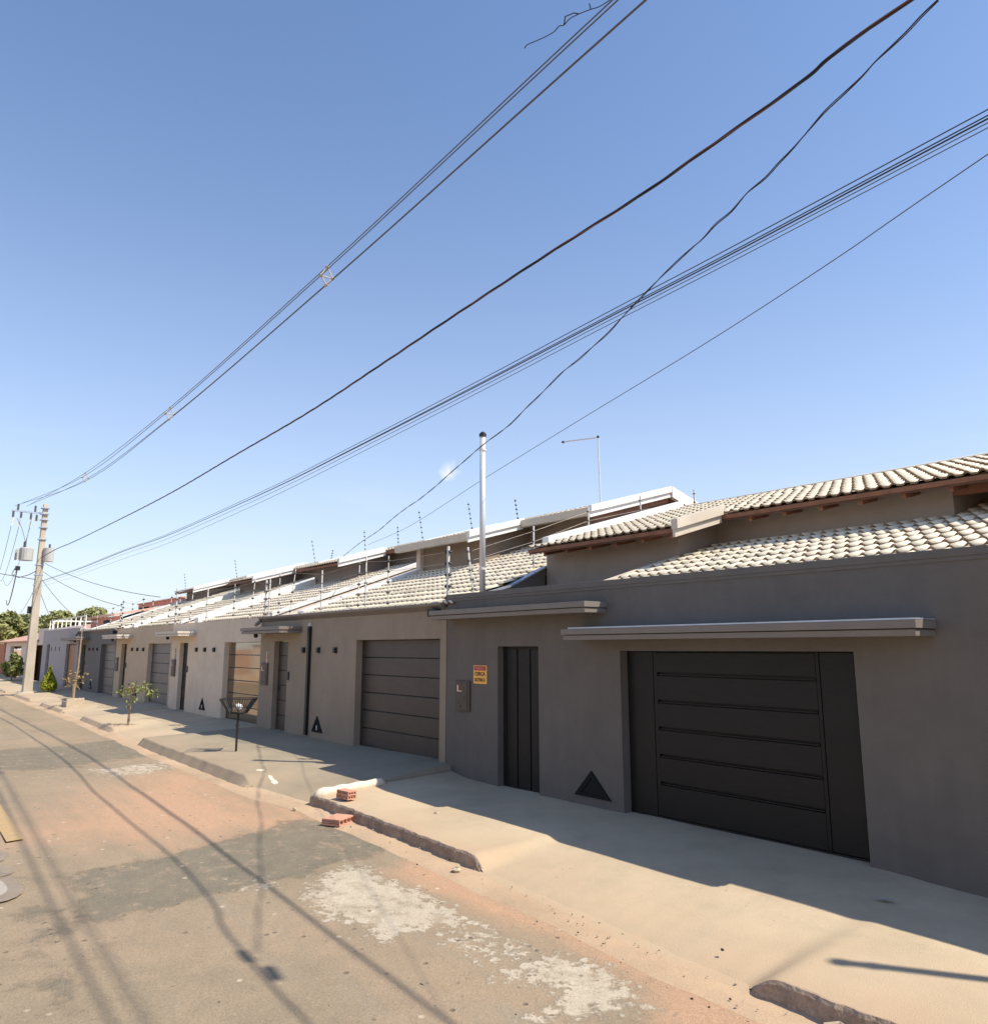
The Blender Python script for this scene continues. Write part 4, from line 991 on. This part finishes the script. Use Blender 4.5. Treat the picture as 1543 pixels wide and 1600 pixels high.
D1 = [(-24.255, 12.5, 5.611), (-21.455, 11.641, 5.741), (-18.921, 10.864, 5.774), (-17.501, 10.429, 5.858), (-16.245, 10.044, 5.915), (-14.864, 9.62, 5.931), (-13.662, 9.252, 5.989), (-12.806, 8.989, 6.057), (-11.955, 8.728, 6.115), (-11.152, 8.482, 6.171), (-10.608, 8.315, 6.2), (-10.073, 8.151, 6.207), (-9.523, 7.983, 6.232), (-8.965, 7.811, 6.314), (-8.541, 7.681, 6.358), (-8.1, 7.546, 6.415), (-7.689, 7.42, 6.467), (-7.25, 7.286, 6.478), (-6.911, 7.182, 6.505), (-6.447, 7.039, 6.541), (-6.061, 6.921, 6.619), (-5.703, 6.811, 6.675), (-5.331, 6.697, 6.732), (-4.963, 6.584, 6.773), (-4.711, 6.507, 6.793), (-4.515, 6.447, 6.805), (-4.305, 6.382, 6.847), (-4.069, 6.31, 6.852), (-3.842, 6.241, 6.91), (-3.589, 6.163, 6.912), (-3.412, 6.109, 6.949), (-3.22, 6.05, 6.982), (-3.006, 5.984, 7.04), (-2.847, 5.935, 7.078), (-2.657, 5.877, 7.092), (-2.482, 5.824, 7.109), (-2.351, 5.783, 7.137), (-2.181, 5.731, 7.149), (-2.052, 5.692, 7.162), (-1.931, 5.655, 7.187), (-1.801, 5.615, 7.2)]
dw = thing('service_drop', 'kinked dark twisted service wire crossing in front of the mast up to the top right', 'wire', (-12, 8.5, 6), 'overhead lines')
b1 = spl(D1, 5)
for k in range(2):
    pts = []; acc = 0
    for i, p in enumerate(b1):
        if i: acc += (p - b1[i - 1]).length
        pts.append(p + Vector((0, math.cos(acc * 4 + k * math.pi) * .007, math.sin(acc * 4 + k * math.pi) * .007)))
    line('conductor', None, pts, .0062 if k else .005, 'cable', parent=dw)
line('service_wire', 'straight thin grey wire passing below the bundle, from greige house roof to right edge', spl([(-21.48, 12.0, 5.75), (-16.9, 10.65, 5.65), (-12.01, 9.22, 5.82), (-8.1, 8.07, 5.92), (-5.09, 7.19, 5.99), (-3.25, 6.65, 6.08), (-1.78, 6.22, 6.2), (4, 4.5, 6.6)], 5), .0048, 'wire', 'wire')
# from the pole to the houses and on down the street
for lab, a, b, sg in [('wire sagging from the pole to the fence of the beige house', (PX, 6.3, 6.75), (-30.6, 8.3, 4.4), .25),
                      ('wire sagging from the pole to the fence of the charcoal house', (PX, 6.3, 6.3), (-36.4, 8.3, 4.3), .2),
                      ('short steep wire from the pole to the railing of the flat-roofed house', (PX, 6.3, 5.9), (-47.5, 8.4, 4.3), .1),
                      ('wire from the middle of the pole down to the blue-grey wall', (PX, 6.3, 5.2), (-52, 8.4, 3.6), .1)]:
    line('service_wire', lab, sagline(a, b, sg), .012, 'wire', 'wire')
far = (-79, 8.7)
for lab, a, b, sg, r in [('leftmost high wire descending behind the pole to the left edge', (PX - .12, 4.78, 8.9), (far[0], far[1] - 1.2, 8.6), 1.4, .012),
                      ('second high wire descending behind the pole to the left edge', (PX - .12, 5.12, 8.9), (far[0], far[1] - .8, 8.6), 1.4, .012),
                      ('third high wire descending behind the pole to the left edge', (PX - .12, 5.6, 8.85), (far[0], far[1] - .4, 8.4), 1.6, .012),
                      ('thick cable leaving the transformer terminal towards the left edge', (PX - .1, 5.2, 6.4), (far[0], far[1], 6.6), 1.0, .028),
                      ('wire crossing high over the road from the pole towards the left edge', (PX - .1, 6.0, 5.9), (-42, -6.7, 8.4), .3, .018),
                      ('thin low wire leaving the pole towards the left edge', (PX - .1, 6.0, 5.3), (far[0], far[1] + .5, 5.2), .5, .010)]:
    line('street_wire', lab, sagline(a, b, sg), r, 'cable' if r > .02 else 'wire', 'wire')

# ---------------------------------------------------------------- litter basket on a post
tb = thing('litter_basket', 'dark metal basket on a post standing on the grey pavement', 'litter basket', (-16.45, 6.2, .34))
BX, BY = -16.45, 6.2
MB().cyl((BX, BY, .25), .024, .88, 8).build('post', 'black', tb)
MB().tube([(BX, BY, .86), (BX, BY, .92)], .036, 8).build('collar', 'black', tb)
bk = MB(); zb0, zb1 = 1.15, 1.45
RV = Vector((-math.cos(TH), math.sin(TH), 0)); rv = Vector((math.sin(TH), math.cos(TH), 0)); cz_ = Vector((BX, BY, 0))
def bp(u, v, t):
    a = .16 + .17 * t; b2 = .12 + .12 * t
    return cz_ + rv * (u * a) + RV * (v * b2) + Vector((0, 0, zb0 + (zb1 - zb0) * t))
per = [(-1 + 2 * i / 12, -1) for i in range(12)] + [(1, -1 + 2 * i / 8) for i in range(8)] + [(1 - 2 * i / 12, 1) for i in range(12)] + [(-1, 1 - 2 * i / 8) for i in range(8)]
for u, v_ in per: bk.tube([cz_ + Vector((0, 0, 1.13)), bp(u, v_, 0), bp(u, v_, 1)], .007, 4)
for t in (0, .45, 1):
    ring = [bp(u, v_, t) for u, v_ in per] + [bp(-1, -1, t)]; bk.tube(ring, .009 if t == 1 else .006, 4)
bk.build('basket', 'black', tb)
bg_ = MB().ball((BX, BY, 1.27), .085, .08, .075, 10, 7, rough=.22).build('rubbish_bag', 'bag', None, smooth=True)
tag(bg_, 'white plastic bag lying in the litter basket', 'bag')

# ---------------------------------------------------------------- hollow clay bricks
def hollow_brick(loc, rz, L, W, H, nh, label, tilt=0):
    """long axis along local y, holes on the -y end"""
    t = thing('hollow_brick', label, 'brick', loc, 'loose hollow bricks by the kerb')
    c, s_ = math.cos(rz), math.sin(rz)
    def tr(p): x, y, z = p; return (loc[0] + x * c - y * s_, loc[1] + x * s_ + y * c, loc[2] + z)
    mb = MB(); hs = []; m_ = .014; cw = (W - m_ * (nh + 1)) / nh
    for k in range(nh): hs.append((-W / 2 + m_ + k * (cw + m_), -W / 2 + m_ + k * (cw + m_) + cw, m_ * 1.1, H - m_ * 1.1))
    q = MB(); wall_holes(q, -W / 2, W / 2, 0, H, -L / 2, L / 2, hs)
    mb.add([tr(p) for p in q.v], q.f); o = mb.build('clay_body', 'brick', t)
    g = MB()
    for sx in (-1, 1):
        for k in range(2):
            zz = H * (.33 + .3 * k); r = MB().box(sx * W / 2 - .0015, sx * W / 2 + .0015, -L / 2, L / 2, zz, zz + .006)
            g.add([tr(p) for p in r.v], r.f)
    g.build('scored_groove', 'brickdark', o)
    b = MB()
    for h_ in hs: b.box(h_[0], h_[1], -.02, -.01, h_[2], h_[3])
    d = MB(); d.add([tr(p) for p in b.v], b.f); d.build('cell_web', 'brickdark', o)
    return t
hollow_brick((-10.18, 5.34, .10), math.radians(118), .29, .36, .085, 4, 'orange hollow brick lying flat in the gutter below the kerb')
hollow_brick((-10.83, 5.80, .285), math.radians(98), .29, .15, .06, 3, 'lower of the two stacked hollow bricks on the pale pavement')
hollow_brick((-10.82, 5.80, .346), math.radians(97), .29, .15, .06, 3, 'upper of the two stacked hollow bricks on the pale pavement')

# ---------------------------------------------------------------- plants
t = thing('cone_shrub', 'yellow-green cone-shaped shrub beside the utility pole', 'shrub', (-43.3, 6.9, .35))
def cone(r, n):
    h = r.uniform(0, 1, n) ** 1.2; a = r.uniform(0, 6.283, n); rad = .33 * np.sin(np.clip(h * 1.05 + .12, 0, 1) ** .7 * math.pi) * (1 - .35 * h) + .03; rad *= r.uniform(.72, 1.06, n)
    return np.stack([-43.3 + rad * np.cos(a), 6.9 + rad * np.sin(a), .5 + h * 1.1], -1)
v, f = leaf_cloud(2600, cone, .045, 3, 1.6); np_mesh('foliage', v, f, 'leaflime', t)
MB().cyl((-43.3, 6.9, .3), .03, .4, 6).build('stem', 'bark', t)
t = thing('young_tree', 'small young tree with drooping leaves tied to a stake on the pale pavement', 'tree', (-24.2, 5.95, .33))
MB().tube([(-24.2, 5.95, .3), (-24.22, 5.96, .8), (-24.15, 5.97, 1.25)], [.035, .03, .025], 7).build('trunk', 'bark', t)
br = MB()
for e in [(-24.55, 5.8, 1.32), (-23.85, 6.15, 1.45), (-23.55, 6.35, 1.32), (-24.35, 6.1, 1.5), (-23.9, 5.8, 1.4)]: br.tube([(-24.15, 5.97, 1.22), tuple((Vector((-24.15, 5.97, 1.4)) + Vector(e)) / 2), e], [.016, .012, .006], 5)
br.build('branch', 'bark', t)
def yt(r, n):
    C = np.array([(-24.55, 5.8, 1.28), (-24.3, 6.0, 1.42), (-23.85, 6.15, 1.4), (-23.5, 6.38, 1.22), (-23.7, 6.2, 1.36), (-24.18, 5.96, .95), (-24.15, 5.9, 1.3)])
    k = r.integers(0, len(C), n); return C[k] + r.normal(size=(n, 3)) * [.10, .10, .075]
v, f = leaf_cloud(170, yt, .034, 4, 1.8); np_mesh('crown', v, f, 'leaf', t)
MB().tube([(-24.2, 5.95, .325), (-24.2, 5.95, .345)], .32, 14).build('planting_hole', 'soil', t)
t = thing('bare_sapling', 'nearly bare brown sapling growing from the broken concrete planter', 'tree', (-33.2, 6.15, .4))
MB().tube([(-33.2, 6.15, .4), (-33.22, 6.15, 1.0), (-33.1, 6.2, 1.75), (-33.0, 6.2, 3.2)], [.05, .05, .035, .02], 7).build('trunk', 'bark', t)
def st(r, n): return np.array((-33.2, 6.15, 1.35)) + r.normal(size=(n, 3)) * [.2, .2, .22]
v, f = leaf_cloud(90, st, .034, 5, 2.2); np_mesh('dry_leaves', v, f, 'leafdry', t)
t = thing('broken_planter', 'broken pale concrete planter block on the pavement edge', 'planter', (-33.2, 6.15, .36))
for (x0_, x1_, y0_, y1_, z1_) in ((-33.65, -33.57, 5.85, 6.45, .58), (-32.83, -32.75, 5.85, 6.45, .66), (-33.569, -32.831, 5.85, 5.91, .54), (-33.569, -32.831, 6.39, 6.45, .60)):
    MB().box(x0_, x1_, y0_, y1_, .3, z1_).build('slab', 'pebble', t, bevel=.02)
MB().box(-33.56, -32.84, 5.92, 6.38, .3, .48).build('soil_fill', 'soil', t)
def bush(name, label, c, r3, n, size, m, seed, cat='bush', trunk=None):
    t = thing(name, label, cat, (c[0], c[1], .3 if trunk is None else 0))
    def fn(r, n):
        k = 14; C = r.normal(size=(k, 3)); C /= np.linalg.norm(C, axis=1)[:, None]; C *= r.uniform(.35, .85, (k, 1)); R_ = r.uniform(.28, .5, k)
        q = r.integers(0, k, n); d = r.normal(size=(n, 3)); d /= np.linalg.norm(d, axis=1)[:, None]
        P = C[q] + d * (R_[q] * r.uniform(.7, 1.05, n))[:, None]; P[:, 2] = np.maximum(P[:, 2], -.8)
        return P * np.array(r3) + np.array(c)
    v, f = leaf_cloud(n, fn, size, seed, 1.3); np_mesh('crown' if trunk else 'foliage', v, f, m, t)
    if trunk:
        MB().tube([(c[0], c[1], -.1), (c[0] + .2, c[1], c[2] * .6), (c[0], c[1], c[2])], [trunk, trunk * .8, trunk * .5], 8).build('trunk', 'bark', t)
        b = MB()
        for k in range(6):
            a = k * 1.05; b.tube([(c[0], c[1], c[2] * .6), (c[0] + math.cos(a) * r3[0] * .5, c[1] + math.sin(a) * r3[1] * .5, c[2] + r3[2] * .2)], [trunk * .4, trunk * .15], 5)
        b.build('limb', 'bark', t)
    else: MB().cyl((c[0], c[1], .2), .05, c[2] - .1, 6).build('stem', 'bark', t)
    return t
bush('garden_bush', 'loose grey-green bush growing against the far house left of the pole', (-59.5, 7.3, 1.35), (1.1, .7, .95), 1800, .09, 'leaf', 11)
bush('large_tree', 'round dark green tree rising behind the roof railing', (-92, 17.2, 5.0), (2.9, 2.9, 2.3), 5200, .22, 'leafdark', 12, 'tree', .3)
for i, (x, y, z, r_, lab) in enumerate([(-96, 9.5, 4.6, 3.2, 'broad dark tree at the far left edge above the pink roof'), (-100, 13.2, 4.6, 2.9, 'dark tree just left of the utility pole above the cream house'), (-104, 16.4, 4.2, 2.6, 'lower dark tree seen just right of the utility pole')]):
    bush('large_tree', lab, (x, y, z - .2), (r_, r_, 2.2), 4200, .24, 'leafdark', 20 + i, 'tree', .3)
for i in range(6): bush('street_tree', 'leafy tree behind the pale wall across the street, ' + ['sixth', 'fifth', 'fourth', 'third', 'second', 'first'][i] + ' from the near end', (-44 + i * 9 + (i % 2) * 2, -10 - (i % 3), 4.2), (2.6, 2.4, 2.0), 2200, .24, 'leafdark', 40 + i, 'tree', .2)['group'] = 'trees across the street'

# ---------------------------------------------------------------- road markings and small litter
def flat(name, pts, z, m, label, cat, group=None, parent=None):
    n = len(pts); me = MB().add([(x, y, z) for x, y in pts] + [(x, y, z - .003) for x, y in pts], [tuple(range(n)), tuple(range(2 * n - 1, n - 1, -1))] + [(i, n + i, n + (i + 1) % n, (i + 1) % n) for i in range(n)])
    o = me.build(name, m, parent)
    return tag(o, label, cat, group) if not parent else o
def rz(x, y): return float(road_z(np.array([x]), np.array([y]))[0])
def blob(cx, cy, a, b, ang, n=22, sq=1.0):
    out_ = []
    for k in range(n):
        t = -2 * math.pi * k / n; x = a * math.copysign(abs(math.cos(t)) ** sq, math.cos(t)); y = b * math.copysign(abs(math.sin(t)) ** sq, math.sin(t))
        out_.append((cx + x * math.cos(ang) - y * math.sin(ang), cy + x * math.sin(ang) + y * math.cos(ang)))
    return out_[::-1]
P1 = [(-14.51, 1.60), (-11.62, 1.56), (-11.66, 1.75), (-14.51, 1.80)]
flat('painted_line', P1, rz(-13, 1.7) + .008, 'yellowp', 'short worn yellow stripe on the road at the left edge', 'road marking')
mk1 = thing('painted_mark', 'larger whitish rounded road marking with grey border at the left edge', 'road marking', (-9.5, 1.2, 0), 'whitish road markings')
flat('border', blob(-9.72, 1.10, .62, .36, .1, sq=.8), rz(-9.5, 1.2) + .012, 'greyp', None, None, parent=mk1)
flat('fill', blob(-9.76, 1.06, .50, .27, .1, sq=.8), rz(-9.5, 1.2) + .017, 'whitep', None, None, parent=mk1)
mk2 = thing('painted_mark', 'smaller whitish road marking with grey border just above the larger one', 'road marking', (-10.3, 1.2, 0), 'whitish road markings')
flat('border', blob(-10.30, 1.14, .28, .34, .05, sq=.7), rz(-10.3, 1.2) + .009, 'greyp', None, None, parent=mk2)
flat('fill', blob(-10.28, 1.08, .19, .26, .05, sq=.7), rz(-10.3, 1.2) + .014, 'whitep', None, None, parent=mk2)
flat('manhole_cover', blob(-11.05, 1.22, .42, .30, 0, 8), rz(-11, 1.2) + .012, 'greyp', 'dull grey hexagonal patch on the road at the left edge', 'road patch')
def stone(x, y, z, s_, m, label, squash=.6, name='stone', cat='stone', group=None):
    o = MB().ball((x, y, z + s_ * squash * .7), s_, s_ * .7, s_ * squash * .8, 7, 5, rough=.38).build(name, m)
    return tag(o, label, cat, group)
stone(-9.25, 6.35, .23, .045, 'pebble', 'small pale rubble lump alone on the sunlit pavement')
stone(-7.36, 5.33, .05, .06, 'pebble', 'flat pale chip lying in the gutter at the end of the kerb')
stone(-11.30, 5.2, .12, .04, 'pebble', 'pale lump at the tip of the kerb left of the bricks')
stone(-6.13, 3.26, .0, .022, 'dark_stone', 'small black stone on the road below the left wire shadow')
stone(-5.25, 3.49, .0, .024, 'dark_stone', 'black stone on the asphalt between the wire shadows')
stone(-8.35, 5.05, .03, .018, 'dark_stone', 'tiny dark stone beside the dark asphalt patch')
stone(-4.1, 5.62, .1, .018, 'dark_stone', 'tiny dark speck on the sunlit lowered pavement')
lf = MB().add([(-3.70, 7.35, .262), (-3.55, 7.42, .27), (-3.56, 7.47, .262), (-3.66, 7.43, .275)], [(0, 1, 2, 3)]).build('paper_scrap', 'whitep'); tag(lf, 'small white scrap of paper on the shaded pavement', 'litter')
tw = MB().tube([(-3.02, 5.20, .045), (-2.95, 5.27, .06), (-2.88, 5.26, .05)], .012, 5).build('twig', 'pebble'); tag(tw, 'pale twig lying in the gutter at the bottom right kerb', 'twig')
deb = MB(); r = random.Random(3)
for i in range(300):
    x = -r.uniform(2.2, 15); kk = r.random()
    if kk < .55: y = yc(x) - abs(r.gauss(0, .35)); z = rz(x, min(y, 5.0)) + .004 if y < 5.0 else zr(x) + .018
    elif kk < .8: y = r.uniform(yc(x) + .1, 8.1); z = None
    else: y = r.uniform(1.2, 5); z = rz(x, y) + .003
    s_ = r.uniform(.003, .010) * (1.2 if kk < .55 else .8)
    if z is None:
        t_ = (y - yc(x)) / (8.45 - yc(x)); b_ = zwA(x) if x > -11.5 else .46; z = zr(x) + .15 * (1 - t_) + (b_ - zr(x)) * t_ - .01
    deb.ball((x, y, z), s_, s_, s_ * .7, 5, 3, 1 if r.random() < .25 else 0, rough=.25)
rg = []
for i in range(16):
    y = 5.58 + i * .082; rg.append((-11.42 + .012 * math.sin(i * 2.1), y, .285 + .045 * (y - 5.6) - (.05 if i in (0, 15) else 0)))
mr = MB().tube(rg, [.05] + [.075 + .008 * math.sin(i * 1.7) for i in range(14)] + [.05], 10).build('mortar_ridge', 'mortar', None, True); tag(mr, kind='structure')
tag(deb.build('gravel_crumbs', ['pebble', 'dark_stone']), kind='stuff')
# raised pale mortar smears left on the grey ramp
sm = [(-13.75, 6.02, .13, .05), (-13.3, 5.98, .2, .045), (-13.05, 6.1, .16, .03)]
def swz(x, y, zw=.465):
    rf = smooth((x + 13.9) / .6) if x < -13.3 else 1; zc = zr(x) + .17 * (1 - rf) + .012 * rf; ye = yc(x); t_ = (y - ye) / (8.45 - ye); tt = t_ * (1 - rf) + (1 - (1 - t_) ** 1.6) * rf
    return zc + (zw - zc) * tt
def smear(cx, cy, a, b, ang, lab):
    n = 18; vs = [(cx, cy, swz(cx, cy) + .012)]
    for k in range(n):
        t = 2 * math.pi * k / n; q = 1 + random.uniform(-.3, .3); x = cx + a * q * math.cos(t) * math.cos(ang) - b * q * math.sin(t) * math.sin(ang); y = cy + a * q * math.cos(t) * math.sin(ang) + b * q * math.sin(t) * math.cos(ang)
        vs.append((x, y, swz(x, y) + .004))
    o = MB().add(vs, [(0, k + 1, (k + 1) % n + 1) for k in range(n)]).build('mortar_smear', 'mortar'); tag(o, lab, 'mortar smear', 'mortar smears on the grey ramp')
smear(-13.45, 5.75, .34, .05, -.15, 'wavy pale mortar smear in the middle of the grey ramp')
smear(-13.95, 5.72, .10, .06, .1, 'small pale mortar blob left of the wavy smear on the grey ramp')
smear(-12.05, 6.0, .06, .30, .15, 'long pale mortar streak beside the white mortar ridge')
